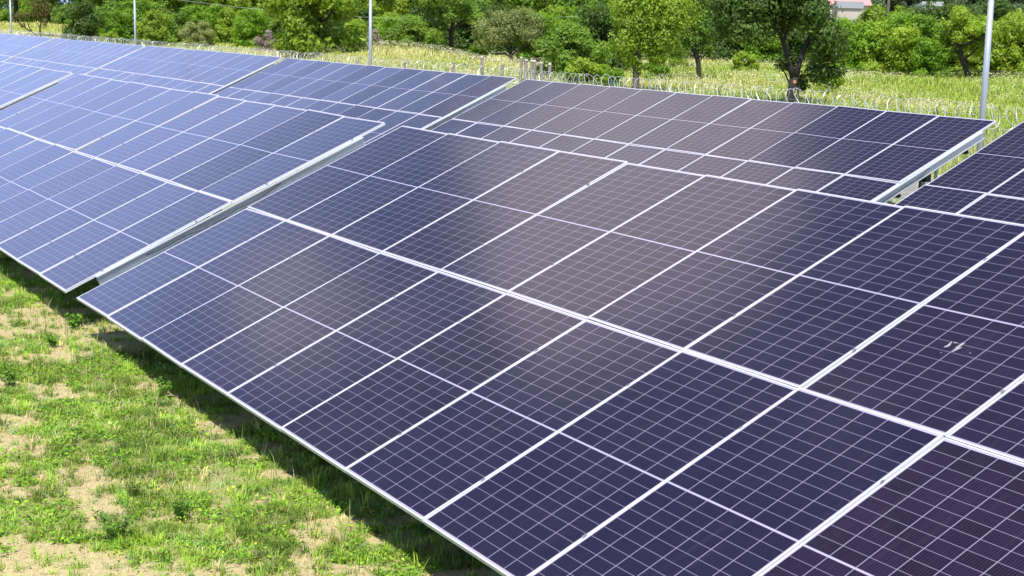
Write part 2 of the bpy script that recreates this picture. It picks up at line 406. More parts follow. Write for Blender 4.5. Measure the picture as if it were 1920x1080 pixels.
# C profile, opening towards +side
def cprof(h, wd, th=0.006, flip=False):
    pts = [(0, 0), (wd, 0), (wd, -0.014), (wd - th, -0.014), (wd - th, -th), (th, -th), (th, -h + th), (wd - th, -h + th), (wd - th, -h + 0.014), (wd, -h + 0.014), (wd, -h), (0, -h)]
    if flip: pts = [(-a_, b_) for a_, b_ in pts][::-1]
    return pts
def solar_table(x0, y0, z0, label, clamps=False, seed=0):
    r = random.Random(seed)
    W_ = 12 * PIT - 0.02
    root = empty('solar_table', (x0 + W_ / 2, y0 + 2 * CT, 0)); tag(root, label, 'solar table', 'solar tables of two module rows')
    ox, oy = -W_ / 2, -2 * CT
    def S(x, v, dn=0.0):                       # point on the slope plane, local to the root
        return (ox + x, oy + v * CT + dn * ST, z0 + v * ST - dn * CT)
    for c in range(12):
        for rw in range(2):
            o = link('solar_panel', PF, None, root)
            x, y, z = S(c * PIT + PW / 2, rw * LP + PH / 2)
            o.location = (x, y, z + r.uniform(-0.0035, 0.0035))
            o.rotation_euler = (TILT + math.radians(r.gauss(0, 0.26)), math.radians(r.gauss(0, 0.30)), math.radians(r.gauss(0, 0.03)))
            g = link('glass', PG, None, o)
    # slope rafters below every module joint, the right-hand end one projecting past the modules
    for k in range(13):
        b = MB()
        xx = -0.052 + k * PIT + 0.02 if k else 0.004
        if k == 12:
            b.prof(cprof(0.125, 0.064), S(W_ - 0.006, 0.42, 0.0385), S(W_ - 0.006, 4.42, 0.0385), (0, -ST, CT))
        else:
            b.prof(cprof(0.10, 0.064), S(xx, 0.42, 0.0385), S(xx, 4.42, 0.0385), (0, -ST, CT))
        b.build('rafter', M['galv'], root)
    for v in (0.75, 2.39, 4.05):
        b = MB(); b.prof(cprof(0.10, 0.06), S(0.05, v, 0.168), S(W_ - 0.02, v, 0.168), (0, -ST, CT)); b.build('purlin', M['galvpost'], root)
    for xk in (0.5, 4.3, 8.0, 11.8, 15.2):
        for v in (1.2, 3.7):
            b = MB(); top = S(xk, v, 0.25); bot = (top[0], top[1], -0.25)
            b.prof(cprof(0.10, 0.06), bot, top, (0, 1, 0)); b.build('post', M['galvpost'], root)
        b = MB(); p1 = S(xk, 3.7, 0); b.prof([(0, 0), (0.04, 0), (0.04, -0.04), (0, -0.04)], (p1[0] + 0.03, p1[1], 0.7), S(xk + 0.03, 2.3, 0.27), (1, 0, 0)); b.build('brace', M['galvpost'], root)
    # junction box and slack cable near the right-hand end
    b = MB(); p1 = S(15.45, 3.3, 0.3); b.box(p1[0] - 0.1, p1[0] + 0.15, p1[1] - 0.06, p1[1] + 0.06, p1[2] - 0.16, p1[2]); b.build('junction_box', M['black'], root)
    b = MB(); pts = []
    for i in range(25):
        q = i / 24; v = 1.1 + 2.0 * q
        pts.append(S(W_ + 0.035 + 0.01 * math.sin(9 * q), v, 0.09 + 0.05 * math.sin(q * PI) ** 2 + 0.015 * math.sin(q * 17)))
    b.tube(pts, 0.005, 6); b.build('cable', M['black'], root)
    if clamps:
        cme = None
        for c in range(13):
            for rw in range(2):
                for q in (0.22, 0.78):
                    if cme is None:
                        b = MB(); b.box(-0.010, 0.010, -0.015, 0.015, 0.0003, 0.0028); b.box(-0.004, 0.004, -0.004, 0.004, 0.0028, 0.005)
                        cme = bpy.data.meshes.new('clamp'); cme.from_pydata(b.v, [], b.f); cme.materials.append(M['galvpost'])
                    o = link('clamp', cme, None, root)
                    o.location = S(c * PIT - 0.01 + (0.006 if c == 0 else 0), rw * LP + q * PH, -0.004); o.rotation_euler = (TILT, 0, 0)
    return root
Z0 = CZ
TABLES = [
    (-18.258, 4.602, Z0 - 3.421, 'nearest solar table filling the foreground, with dark navy panels and white grid lines', True),
    (-34.634, 4.580, Z0 - 3.406, 'front row solar table left of the nearest one, lower corner jutting over shaded grass', True),
    (-50.829, 4.500, Z0 - 3.389, 'front row solar table at the left edge, only its upper right end showing', False),
    (-18.027, 16.196, Z0 - 3.505, 'back row solar table cut off by the right edge, behind the nearest table', False),
    (-34.430, 16.131, Z0 - 3.512, 'back row solar table ending beside the tall right pole, directly behind the nearest table', False),
    (-50.688, 16.042, Z0 - 3.493, 'back row solar table in the middle, slim pole rising behind its top edge', False),
    (-66.898, 15.962, Z0 - 3.463, 'back row solar table below the grey green willow bush, left of the middle one', False),
    (-83.086, 15.898, Z0 - 3.476, 'back row solar table ending just past the second pole from left', False),
    (-99.269, 15.840, Z0 - 3.469, 'farthest back row solar table at the top left, below the sparse leaning tree', False),
]
for i, (x, y, z, lb, cl) in enumerate(TABLES): solar_table(x, y, z, lb, cl, seed=20 + i)

# bird dropping on the nearest table: splats lying on the glass
def plane_pt(u, v, lift):
    d = raydir(u, v); n_ = np.array([0, -ST, CT]); o = np.array([-18.258, 4.602, -3.421]) + n_ * lift
    t_ = o.dot(n_) / d.dot(n_); q = d * t_; return Vector((q[0], q[1], q[2] + CZ))
upv = Vector((0, CT, ST)); xv = Vector((1, 0, 0)); nv = Vector((0, -ST, CT))
drop = empty('bird_dropping', plane_pt(1792, 650, 0.004)); tag(drop, 'small white streaky bird dropping on a dark panel at the right of the nearest table', 'bird dropping')
for (u, v, la, lb_, ang) in ((1779, 646.5, 0.042, 0.011, 1.75), (1794, 655, 0.040, 0.010, 1.25), (1799, 649, 0.045, 0.012, 1.45), (1791, 642.5, 0.020, 0.006, 0.2), (1803, 645, 0.018, 0.009, 1.5), (1772, 650, 0.012, 0.004, 1.4), (1765, 661, 0.006, 0.005, 1.4), (1819, 662, 0.006, 0.005, 1.4)):
    b = MB(); c0 = plane_pt(u, v, 0.004) - drop.location; K = 18
    aa = upv * math.sin(ang) + xv * math.cos(ang); bb = nv.cross(aa)
    b.v.append(tuple(c0 + nv * 0.005))
    for k in range(K):
        th = 2 * PI * k / K; q = 1 + 0.28 * math.sin(3 * th + u) + 0.12 * math.sin(7 * th)
        b.v.append(tuple(c0 + aa * (0.85 * la * q * math.cos(th)) + bb * (lb_ * q * math.sin(th))))
    for k in range(K): b.f.append((0, 1 + k, 1 + (k + 1) % K))
    b.build('splat', M['dropping'], drop, True)

# ------------------------------------------------------------------ lamp poles
def lamp_pole(x, y, label, r0=0.062):
    root = empty('lamp_pole', (x, y, 0)); tag(root, label, 'pole', 'tall galvanised poles along the fence')
    b = MB(); b.tube([(0, 0, -0.3), (0, 0, 3.0), (0, 0, 4.55)], [r0 * 1.08, r0, r0 * 0.9], 16); b.build('lower_shaft', M['pole'], root, True)
    b = MB(); b.tube([(0, 0, 4.552), (0, 0, 4.56), (0, 0, 4.98), (0, 0, 4.985)], [r0 * 0.9, r0 * 0.97, r0 * 0.95, r0 * 0.75], 16); b.build('sleeve', M['polelow'], root, True)
    b = MB(); b.tube([(0, 0, 4.986), (0, 0, 8.5)], [r0 * 0.74, r0 * 0.5], 16); b.build('upper_shaft', M['pole'], root, True)
    b = MB(); b.tube([(0, 0, 8.5), (0, -0.25, 8.62), (0, -0.6, 8.66)], 0.025, 8); b.build('arm', M['pole'], root, True)
    b = MB(); b.prof([(-0.13, 0), (-0.1, 0.05), (0.1, 0.05), (0.13, 0), (0.1, -0.03), (-0.1, -0.03)], (0, -0.55, 8.66), (0, -1.1, 8.68)); b.build('lamp_head', M['galvpost'], root)
lamp_pole(-22.15, 24.05, 'tall galvanised pole at the right, by the end of a back row table', 0.064)
lamp_pole(-51.75, 24.05, 'galvanised pole behind the middle back row table, in front of the purplish bare shrub', 0.058)
lamp_pole(-81.5, 24.05, 'galvanised pole left of the grey green willow bush, second from left', 0.058)
lamp_pole(-111.4, 24.05, 'leftmost galvanised pole near the top left corner beside the leaning tree', 0.058)

# ------------------------------------------------------------------ wire mesh fence with razor coil
FY = 24.55
fence = empty('wire_mesh_fence', (-70, FY, 0)); tag(fence, 'wire mesh fence on green posts topped by a bright razor wire coil', 'fence')
pm = None
_d = raydir(1755, 320); xs = np.arange(-128, -8, 2.52); xs = xs + ((_d[0] / _d[1] * FY - 0.55) - xs[0]) % 2.52 - 2.52
for x in xs:
    if pm is None:
        b = MB(); b.box(-0.03, 0.03, -0.02, 0.02, -0.3, 2.0); b.box(-0.034, 0.034, -0.024, 0.024, 2.001, 2.03)
        b.prof([(-0.012, 0), (0.012, 0), (0.012, 0.012), (-0.012, 0.012)], (0, 0, 2.031), (0, -0.15, 2.3))
        o = b.build('post', M['greenpost'], fence); pm = o.data
    else: o = link('post', pm, None, fence)
    o.location = (x + 70 + 0.55, 0, 0)
# mesh panels: one shared mesh of thin welded wires
b = MB(); th = 0.0022
for k in range(50): b.box(k * 0.05 - th + 0.02, k * 0.05 + th + 0.02, -0.026 - th, -0.026 + th, 0.05, 1.95)
for k in range(11): b.box(0.0, 2.5, -0.0305 - th, -0.0305 + th, 0.06 + k * 0.187 - th, 0.06 + k * 0.187 + th)
wm = None
for x in xs[:-1]:
    if wm is None: o = b.build('mesh_panel', M['wire'], fence); wm = o.data
    else: o = link('mesh_panel', wm, None, fence)
    o.location = (x + 70 + 0.56, 0, 0)
rr_ = np.random.default_rng(8)
L0, L1 = -126.0, -9.0; pit = 0.34; n = int((L1 - L0) / pit); S_ = 26
tt = np.arange(n * S_) / S_
amp = np.interp(tt, np.arange(n + 1), 0.235 + rr_.normal(0, 0.022, n + 1)); sh = np.interp(tt, np.arange(n + 1), rr_.normal(0, 0.075, n + 1))
lean = np.interp(tt, np.arange(n + 1), rr_.normal(0, 0.13, n + 1)); zo = np.interp(tt, np.arange(n + 1), rr_.normal(0, 0.022, n + 1))
ca, sa = np.cos(2 * PI * tt), np.sin(2 * PI * tt)
px = L0 + tt * pit + sh + lean * sa; py = ca * amp * 0.95; pz = 2.20 + sa * amp + zo
b = MB()
b.tube([(a_ + 70, c_, d_) for a_, c_, d_ in zip(px, py, pz)], 0.0065, 4)
for zz in (2.06, 2.2): b.tube([(L0 + 70, 0.02, zz), (L1 + 70, 0.02, zz)], 0.003, 4)
# barbs
for k in range(0, len(px), 3):
    q = Vector((px[k] + 70, py[k], pz[k])); b.box(q.x - 0.022, q.x + 0.022, q.y - 0.003, q.y + 0.003, q.z - 0.007, q.z + 0.007)
b.build('razor_coil', M['razor'], fence)

# ------------------------------------------------------------------ old concrete fence posts
POSTS = [(1031, 119, 'square weathered concrete post nearest the panels, tallest of the short row', 1), (1020, 116.5, None, 1), (1003, 113.5, None, 1), (998, 113, None, 1),
         (990, 112, None, 1), (977, 107, None, 1), (907, 106, None, 1), (941, 120, None, 0), (853, 116, None, 0), (760, 115.5, None, 0), (670, 112, None, 0)]
lab = ['tallest weathered concrete post, right end of the short row before the spreading tree',
       'second concrete post of the short row, just left of the tallest one',
       'third concrete post of the short row receding from the tallest one',
       'fourth concrete post of the short row, touching the third',
       'fifth concrete post of the short row receding towards the spreading tree',
       'sixth concrete post, alone at the left of the short row under the spreading tree',
       'small pale concrete post left of the spreading tree trunk, in whitish flowers',
       'brown grey post behind the corner where two back row tables nearly meet',
       'brown grey post standing in flowers, second to the left of the table corner',
       'grey post just showing above the panels right of the middle pole',
       'small grey post just showing above the panels left of the middle pole']
for i, (u, v, _, k) in enumerate(POSTS):
    hor = 17 + 0.0229 * u; D = F * (CZ - 2.1 - 0.0) / (v - hor)
    x, y = xy_at(u, D); h0 = float(height(x, y)); H = 2.1 - h0
    root = empty('concrete_post', (x, y, h0)); tag(root, lab[i], 'post', 'old concrete posts in the meadow')
    b = MB(); q = 0.085 if k else 0.065
    b.tube([(0, 0, -0.2), (0.01, 0, H * 0.5), (random.uniform(-.04, .04), 0, H - 0.08)], [q, q * 0.96, q * 0.9], 8)
    b.build('shaft', M['concrete'], root)
    b = MB(); b.tube([(0, 0, H - 0.078), (0, 0, H - 0.03), (0, 0, H + 0.03)], [q * 1.02, q * 0.95, q * 0.5], 8); b.build('cap', M['wall'] if k else M['concrete'], root, True)
    root.rotation_euler = (random.uniform(-.03, .03), random.uniform(-.04, .04), random.uniform(0, 1))

# ------------------------------------------------------------------ trees
def leaves(P, Nrm, size, r, aspect=1.6):
    """P (n,3) centres, Nrm (n,3) normals -> quads as pointed leaf sprays"""
    n = len(P); u = r.normal(size=(n, 3)); u -= (u * Nrm).sum(1)[:, None] * Nrm; u /= np.linalg.norm(u, axis=1)[:, None] + 1e-9
    v = np.cross(Nrm, u); s = (size * r.uniform(0.55, 1.45, n))[:, None]
    q = np.stack([P - u * s * aspect * 0.5, P - v * s * 0.42 + u * s * 0.05, P + u * s * aspect * 0.5, P + v * s * 0.42 + u * s * 0.08], 1)
    return q.reshape(-1, 3)
def crown(name, lobes, nleaf, size, mat, seed, shell=0.5, gap=0.30, droop=0.0):
    r = np.random.default_rng(seed)
    C = np.array([l[:3] for l in lobes]); R = np.array([l[3:6] for l in lobes])
    wgt = (R.prod(1) ** (2 / 3)); wgt /= wgt.sum()
    k = r.choice(len(lobes), int(nleaf * 1.5), p=wgt)
    d = r.normal(size=(len(k), 3)); d /= np.linalg.norm(d, axis=1)[:, None]
    rad = r.uniform(shell ** 3, 1, len(k)) ** (1 / 3)
    # bumpy lobe surface
    ph = r.uniform(0, 6.28, (len(lobes), 3))
    bump = 1 + 0.16 * np.sin(d[:, 0] * 5 + ph[k, 0]) * np.sin(d[:, 1] * 5 + ph[k, 1]) + 0.12 * np.sin(d[:, 2] * 8 + ph[k, 2]) + r.normal(0, 0.12, len(k)) + (r.random(len(k)) < 0.05) * r.uniform(0.1, 0.35, len(k))
    P = C[k] + d * R[k] * (rad * bump)[:, None]
    # holes
    g = vnoise(P[:, 0] * 1.7 + P[:, 2] * 0.9 + seed, P[:, 1] * 1.7 + P[:, 2] * 1.1)
    P2 = P[g > gap][:nleaf]; d2 = d[g > gap][:nleaf]; kk = k[g > gap][:nleaf]
    Nn = d2 * 1.0 + r.normal(size=d2.shape) * 0.5 + np.array([0, 0, 0.45]); Nn /= np.linalg.norm(Nn, axis=1)[:, None]
    V = leaves(P2, Nn, size, r)
    me = mesh_np(name, V, np.arange(len(V)), 4)
    lob_t = r.uniform(0, 1, len(lobes))
    tn = np.clip(0.30 + 0.4 * lob_t[kk] + r.normal(0, 0.22, len(P2)), 0, 1)
    vattr(me, 'tint', np.repeat(np.stack([tn] * 3, -1), 4, 0))
    me.materials.append(mat); return me
def limbs(name, base_pts, rad0, targets, mat, seed, forkz=None, rmin=0.018):
    r = random.Random(seed); b = MB()
    bp = [Vector(p) for p in base_pts]
    nb = len(bp); b.tube(bp, [rad0 * (1.25 if i == 0 else 1 - 0.35 * i / (nb - 1)) for i in range(nb)], 9)
    for t_ in targets:
        T = Vector(t_); i0 = r.randint(max(1, nb - 3), nb - 1); S0 = bp[i0]; L = (T - S0).length
        pts = []; K = 6; off = Vector((r.uniform(-1, 1), r.uniform(-1, 1), r.uniform(-.2, .6))) * L * 0.14
        for j in range(K):
            q = j / (K - 1); pts.append(S0.lerp(T, q) + off * math.sin(q * PI) + Vector((r.uniform(-1, 1), r.uniform(-1, 1), r.uniform(-1, 1))) * L * 0.025 * (0 < j < K - 1))
        rs = [max(rmin, rad0 * 0.5 * (1 - 0.85 * j / (K - 1))) for j in range(K)]
        b.tube(pts, rs, 6)
        for s_ in range(3):
            j = r.randint(2, K - 2); Q = pts[j] + Vector((r.uniform(-1, 1), r.uniform(-1, 1), r.uniform(-.1, 1))) * L * 0.35
            b.tube([pts[j], pts[j].lerp(Q, 0.5) + Vector((0, 0, L * 0.04)), Q], [rs[j] * 0.6, rs[j] * 0.35, rmin * 0.6], 5)
    me = bpy.data.meshes.new(name); me.from_pydata(b.v, [], b.f); me.materials.append(mat)
    me.polygons.foreach_set('use_smooth', [True] * len(me.polygons)); return me
def env_lobes(c, R, n, seed, rel=(0.24, 0.38), bottom=None):
    n = int(n * 1.5)
    r = np.random.default_rng(seed); out = []
    R = np.array(R); c = np.array(c)
    for i in range(n):
        d = r.normal(size=3); d /= np.linalg.norm(d); q = r.uniform(0.35, 0.80)
        p_ = c + d * R * q; s = r.uniform(*rel) * min(R[0], R[2]) * np.array([1, 1, 0.8]) * r.uniform(0.85, 1.2, 3)
        if bottom is not None: p_[2] = max(p_[2], bottom + s[2] * 0.8)
        out.append((*p_, *s))
    if bottom is not None and bottom <= 0.1:                 # skirts that hang to the ground
        for i in range(8):
            a_ = i * PI / 4 + r.uniform(-.3, .3); q = r.uniform(.35, .68); s = r.uniform(*rel) * min(R[0], R[2]) * np.array([1.1, 1.1, 0.8])
            out.append((c[0] + R[0] * q * math.cos(a_), c[1] + R[1] * q * math.sin(a_), s[2] * 0.85, *s))
    return out
PROTO = {}
def proto(key, H, Rx, Rz, cz, nl, n, size, mat, bark, seed, trunk=None, r0=0.16, bottom=None, gap=0.30, rel=(0.24, 0.38), shell=0.5, lobes=None):
    lb = lobes or env_lobes((0, 0, cz), (Rx, Rx, Rz), nl, seed, rel, bottom)
    cm_ = crown('crown', lb, n, size, mat, seed, gap=gap, shell=shell)
    tr = trunk or [(0, 0, -0.2), (0.05, 0, cz * 0.3), (-0.05, 0.05, cz * 0.65), (0, 0, cz)]
    tm = limbs('trunk', tr, r0, [l[:3] for l in lb[:min(len(lb), 12)]], bark, seed)
    PROTO[key] = (cm_, tm)
def plant_tree(key, x, y, label, cat='tree', group=None, s=1.0, rz=0.0, name=None, sz=None, extra=None):
    cm_, tm = PROTO[key]
    root = empty(name or ('bush' if cat in ('bush', 'shrub') else 'tree'), (x, y, float(height(x, y))))
    tag(root, label, cat, group)
    root.rotation_euler = (0, 0, rz); root.scale = (s, s, sz or s)
    link('crown', cm_, None, root); link('trunk', tm, None, root)
    return root
# camera-side axes, so that asymmetric trees lean as in the photo when rotated to rz = VR
VR = math.atan2(RC[0][1], RC[0][0])             # local x = picture right
# 1 big dark tree with forked trunk
lb1 = [(-2.0, 0, 5.5, 1.9, 1.9, 1.3), (-3.1, .4, 4.4, 1.35, 1.4, .95), (-1.0, -.6, 6.6, 1.8, 1.8, 1.2), (.4, .2, 7.0, 1.5, 1.8, 1.2), (.7, 0, 5.3, 1.35, 1.7, 1.2),
       (1.75, -.3, 3.8, 1.05, 1.3, 1.0), (-2.3, -.5, 3.9, 1.25, 1.2, .75), (0, .8, 5.4, 1.7, 1.4, 1.0), (1.9, .3, 3.1, .9, 1.0, .8), (-.9, .5, 4.2, .9, .9, .5),
       (1.5, .4, 1.9, 1.0, .9, .55), (2.1, .1, 1.9, .7, .8, .35), (-.2, .5, 2.5, .75, .7, .6), (.8, .9, 1.4, .45, .5, .55), (-3.7, .2, 5.4, .9, 1, .8)]
cm_ = crown('crown', lb1, 30000, 0.13, M['leaf_dark'], 101, gap=0.24, shell=0.25)
b = MB()
b.tube([(-.12, 0, -.1), (-.03, 0, .25), (.02, 0, .8), (.1, 0, 1.35), (.17, 0, 1.6)], [.34, .25, .22, .23, .20], 12)
b.tube([(.12, 0, 1.45), (-.15, 0, 2.3), (-.5, 0, 3.3), (-.75, 0, 3.9), (-1.05, 0, 4.9), (-1.5, .1, 6.1)], [.19, .15, .125, .11, .08, .03], 9)
b.tube([(-.55, 0, 3.35), (-.35, .1, 4.0), (-.2, .1, 4.6), (.2, 0, 5.8)], [.10, .085, .07, .03], 8)
b.tube([(-.75, 0, 3.9), (-1.3, 0, 4.3), (-2.4, -.1, 4.6)], [.08, .06, .03], 7)
b.tube([(.2, 0, 1.5), (.35, 0, 2.3), (.6, 0, 3.2), (.95, 0, 4.0), (1.1, .1, 5.2), (1.2, 0, 6.3)], [.17, .15, .12, .10, .08, .03], 9)
b.tube([(.6, 0, 3.2), (1.3, .2, 3.8), (2.2, .1, 4.4)], [.07, .05, .02], 7)
b.tube([(-.02, .03, 1.1), (-.35, .1, 1.8), (-.6, .1, 2.1)], [.06, .04, .02], 6)
b.tube([(.45, .3, -.1), (.42, .3, .7), (.5, .35, 1.4)], [.07, .06, .03], 6)
tm = bpy.data.meshes.new('trunk'); tm.from_pydata(b.v, [], b.f); tm.materials.append(M['bark']); tm.polygons.foreach_set('use_smooth', [True] * len(tm.polygons))
PROTO['big'] = (cm_, tm)
x, y = xy_at(1490, 72)
tr = plant_tree('big', x, y, 'big dark leafy tree with forked trunk and orange saw cut, at upper right', rz=VR, s=0.90)
b = MB(); b.tube([(.13, -.20, 1.36), (.13, -.24, 1.36)], [.10, .095], 12); b.build('saw_cut', M['cut'], tr)
# 2 curved dark trunk tree
lb2 = [(-1.4, 0, 3.6, 1.3, 1.3, 1.0), (-.5, .3, 4.6, 1.5, 1.4, 1.1), (.4, 0, 3.9, 1.1, 1.2, 1.0), (-2.4, 0, 4.6, 1.2, 1.2, 1.0), (-.2, 0, 2.7, .8, .9, .6), (-1.5, 0, 5.8, 1.6, 1.5, 1.1),
       (.3, .2, 5.6, 1.3, 1.4, 1.0), (-1.6, .1, 2.3, .6, .6, .5), (.75, 0, 2.2, .35, .5, .3), (.9, 0, 1.8, .28, .3, .3), (-1.2, 0, 1.95, .5, .4, .5), (.8, 0, 3.0, .5, .6, .5)]
cm_ = crown('crown', lb2, 17000, 0.12, M['leaf_mid'], 102, gap=0.27, shell=0.3)
b = MB(); b.tube([(.25, 0, -.1), (.28, 0, .5), (.2, 0, 1.2), (-.05, 0, 1.9), (-.25, 0, 2.5), (-.2, 0, 3.4), (-.4, 0, 4.8)], [.22, .17, .16, .15, .13, .10, .03], 10)
b.tube([(-.15, 0, 2.2), (-.7, 0, 2.7), (-1.4, 0, 3.4)], [.09, .06, .02], 7); b.tube([(-.25, 0, 2.6), (.2, 0, 3.3), (.5, 0, 4.0)], [.08, .05, .02], 7)
b.tube([(.2, 0, 1.2), (.6, 0, 1.7), (.8, 0, 2.2)], [.04, .03, .015], 6)
tm = bpy.data.meshes.new('trunk'); tm.from_pydata(b.v, [], b.f); tm.materials.append(M['bark']); tm.polygons.foreach_set('use_smooth', [True] * len(tm.polygons))
PROTO['curved'] = (cm_, tm)
x, y = ground_at(1302, 152)
plant_tree('curved', x, y, 'tree with thin dark curved trunk, left of the big dark tree', rz=VR, s=1.0)
# 3 lighter tree
lb3 = [(.2, 0, 3.9, 1.4, 1.3, 1.2), (-.6, 0, 2.8, 1.0, 1.0, .9), (1.2, 0, 3.0, 1.2, 1.1, .9), (.4, 0, 5.2, 1.5, 1.4, 1.2), (1.9, .1, 4.4, 1.3, 1.2, 1.1), (-.6, .2, 4.6, 1.0, 1.1, 1.1), (-.4, 0, 1.9, .6, .6, .5), (1.1, 0, 2.0, .6, .6, .5), (.1, 0, 1.5, .3, .35, .5)]
cm_ = crown('crown', lb3, 17000, 0.11, M['leaf_green'], 103, gap=0.27, shell=0.3)
tm = limbs('trunk', [(0, 0, -.1), (.02, 0, .5), (0, 0, 1.3), (-.08, 0, 2.2), (.1, 0, 3.4)], 0.21, [l[:3] for l in lb3[:7]], M['barklight'], 3)
PROTO['light'] = (cm_, tm)
x, y = xy_at(1196, 82)
plant_tree('light', x, y, 'light green tree with straight grey trunk and a low twiggy crown', rz=VR, s=1.0)
# 6 spreading small tree
lb6 = [(0, 0, 3.0, 1.4, 1.2, 1.0), (-1.6, 0, 2.4, 1.2, 1.1, .9), (1.5, 0, 2.6, 1.2, 1.1, .95), (-.8, .2, 3.8, 1.3, 1.2, .8), (.9, .1, 4.0, 1.3, 1.2, .8), (2.1, 0, 3.5, .9, .9, .8), (-2.5, 0, 3.0, .9, .9, .9), (-2.4, 0, 1.7, .7, .7, .6), (2.2, 0, 1.9, .6, .7, .55), (-.9, 0, 1.9, .7, .7, .4)]
cm_ = crown('crown', lb6, 15000, 0.10, M['leaf_olive'], 106, gap=0.28, shell=0.3)
b = MB(); b.tube([(.25, 0, -.1), (.12, 0, .35), (0, 0, .8)], [.2, .16, .15], 10)
for q in ([(0.1, 0, .5), (-.5, 0, .85), (-1.3, 0, .75), (-1.8, 0, .9), (-2.3, 0, 1.5)], [(0, 0, .8), (-.5, 0, 1.5), (-1.1, 0, 2.3)], [(0, 0, .8), (-.1, 0, 1.7), (-.3, 0, 2.9)],
          [(0, 0, .8), (.3, 0, 1.6), (.5, 0, 2.8)], [(.05, 0, .7), (.8, 0, 1.3), (1.6, 0, 2.1)], [(.8, 0, 1.3), (1.3, 0, 1.5), (2.1, 0, 1.9)], [(-.5, 0, 1.5), (-1.0, 0, 1.6), (-1.8, 0, 2.2)]):
    b.tube(q, [.10 * (1 - .75 * i / (len(q) - 1)) for i in range(len(q))], 7)
tm = bpy.data.meshes.new('trunk'); tm.from_pydata(b.v, [], b.f); tm.materials.append(M['bark']); tm.polygons.foreach_set('use_smooth', [True] * len(tm.polygons))
PROTO['spread'] = (cm_, tm)
x, y = ground_at(957, 119)
plant_tree('spread', x, y, 'small spreading grey green tree with many low dark branches, by the short row of posts', rz=VR, s=0.96)
# 7 dark round tree
lb7 = env_lobes((-.2, 0, 4.6), (3.3, 2.8, 2.1), 16, 77) + [(-2.3, 0, 2.6, 1.0, 1, .8), (-1.2, 0, 2.3, .9, .9, .6), (1.9, 0, 3.3, .9, .9, .7)]
cm_ = crown('crown', lb7, 19000, 0.13, M['leaf_mid'], 107, gap=0.28, shell=0.3)
b = MB(); b.tube([(0, 0, -.1), (.05, 0, .8), (.0, 0, 1.9), (.2, 0, 3.2), (.3, 0, 4.6)], [.26, .2, .19, .15, .06], 10)
b.tube([(.05, 0, 2.2), (1.0, 0, 3.0), (2.0, 0, 3.5), (2.6, 0, 4.1)], [.12, .09, .07, .03], 8); b.tube([(0, 0, 2.0), (-.8, 0, 3.0), (-1.7, 0, 4.2)], [.10, .08, .03], 8)
tm = bpy.data.meshes.new('trunk'); tm.from_pydata(b.v, [], b.f); tm.materials.append(M['bark']); tm.polygons.foreach_set('use_smooth', [True] * len(tm.polygons))
PROTO['dark'] = (cm_, tm)
x, y = xy_at(846, 138)
plant_tree('dark', x, y, 'round dark tree with thick trunk, left of the small spreading tree', rz=VR, s=1.12)
# generic prototypes
proto('dense', 7, 3.6, 3.0, 3.6, 26, 21000, 0.17, M['leaf_green'], M['bark'], 21, bottom=0.0, gap=0.22, r0=0.25)
proto('bush1', 5, 3.0, 2.4, 2.4, 20, 12000, 0.17, M['leaf_green'], M['bark'], 22, bottom=0.0, gap=0.22)
proto('bush2', 5, 2.8, 2.5, 2.4, 18, 12000, 0.16, M['leaf_bright'], M['bark'], 23, bottom=0.0, gap=0.22)
proto('bush3', 5, 2.9, 2.3, 2.3, 18, 12000, 0.16, M['leaf_mid'], M['bark'], 24, bottom=0.0, gap=0.22)
proto('bush4', 5, 2.6, 2.6, 2.7, 16, 11000, 0.16, M['leaf_dark'], M['bark'], 25, bottom=0.0, gap=0.22)
proto('low', 2, 1.3, 0.9, 0.8, 12, 5000, 0.11, M['leaf_bright'], M['bark'], 26, bottom=0.0, gap=0.2, r0=0.05)
proto('low2', 2, 1.4, 1.0, 0.9, 12, 5000, 0.11, M['leaf_green'], M['bark'], 27, bottom=0.0, gap=0.2, r0=0.05)
proto('willow', 3.5, 2.9, 1.6, 1.75, 24, 13000, 0.10, M['leaf_olive'], M['bark'], 28, bottom=0.1, gap=0.22, r0=0.1)
proto('tall1', 12, 3.9, 4.8, 6.4, 30, 20000, 0.24, M['leaf_mid'], M['bark'], 29, bottom=0.3, gap=0.22, r0=0.28)
proto('tall2', 12, 3.6, 5.0, 6.6, 28, 20000, 0.24, M['leaf_green'], M['bark'], 30, bottom=0.3, gap=0.22, r0=0.28)
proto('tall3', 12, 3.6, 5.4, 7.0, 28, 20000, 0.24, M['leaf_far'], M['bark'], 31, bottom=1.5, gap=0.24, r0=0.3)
proto('twiggy', 2.5, 1.6, 1.0, 1.1, 10, 5000, 0.07, M['twig'], M['barklight'], 32, bottom=0.0, gap=0.2, r0=0.05)
proto('tree_r', 5, 2.7, 1.9, 3.2, 18, 13000, 0.12, M['leaf_green'], M['bark'], 33, gap=0.3, r0=0.2,
      trunk=[(0.1, 0, -.1), (-.05, 0, .5), (-.45, 0, 1.3), (-.75, 0, 2.2), (-.6, 0, 3.2)])
# 9 dense round tree
x, y = ground_at(590, 99)
plant_tree('dense', x, y, 'broad dense green tree reaching the ground, left of the flowery mound', s=1.22, rz=0.4)
# 10 willow bush
x, y = ground_at(372, 88)
plant_tree('willow', x, y, 'round pale grey green willow bush behind the back row panels', 'bush', s=0.93, rz=1.0)
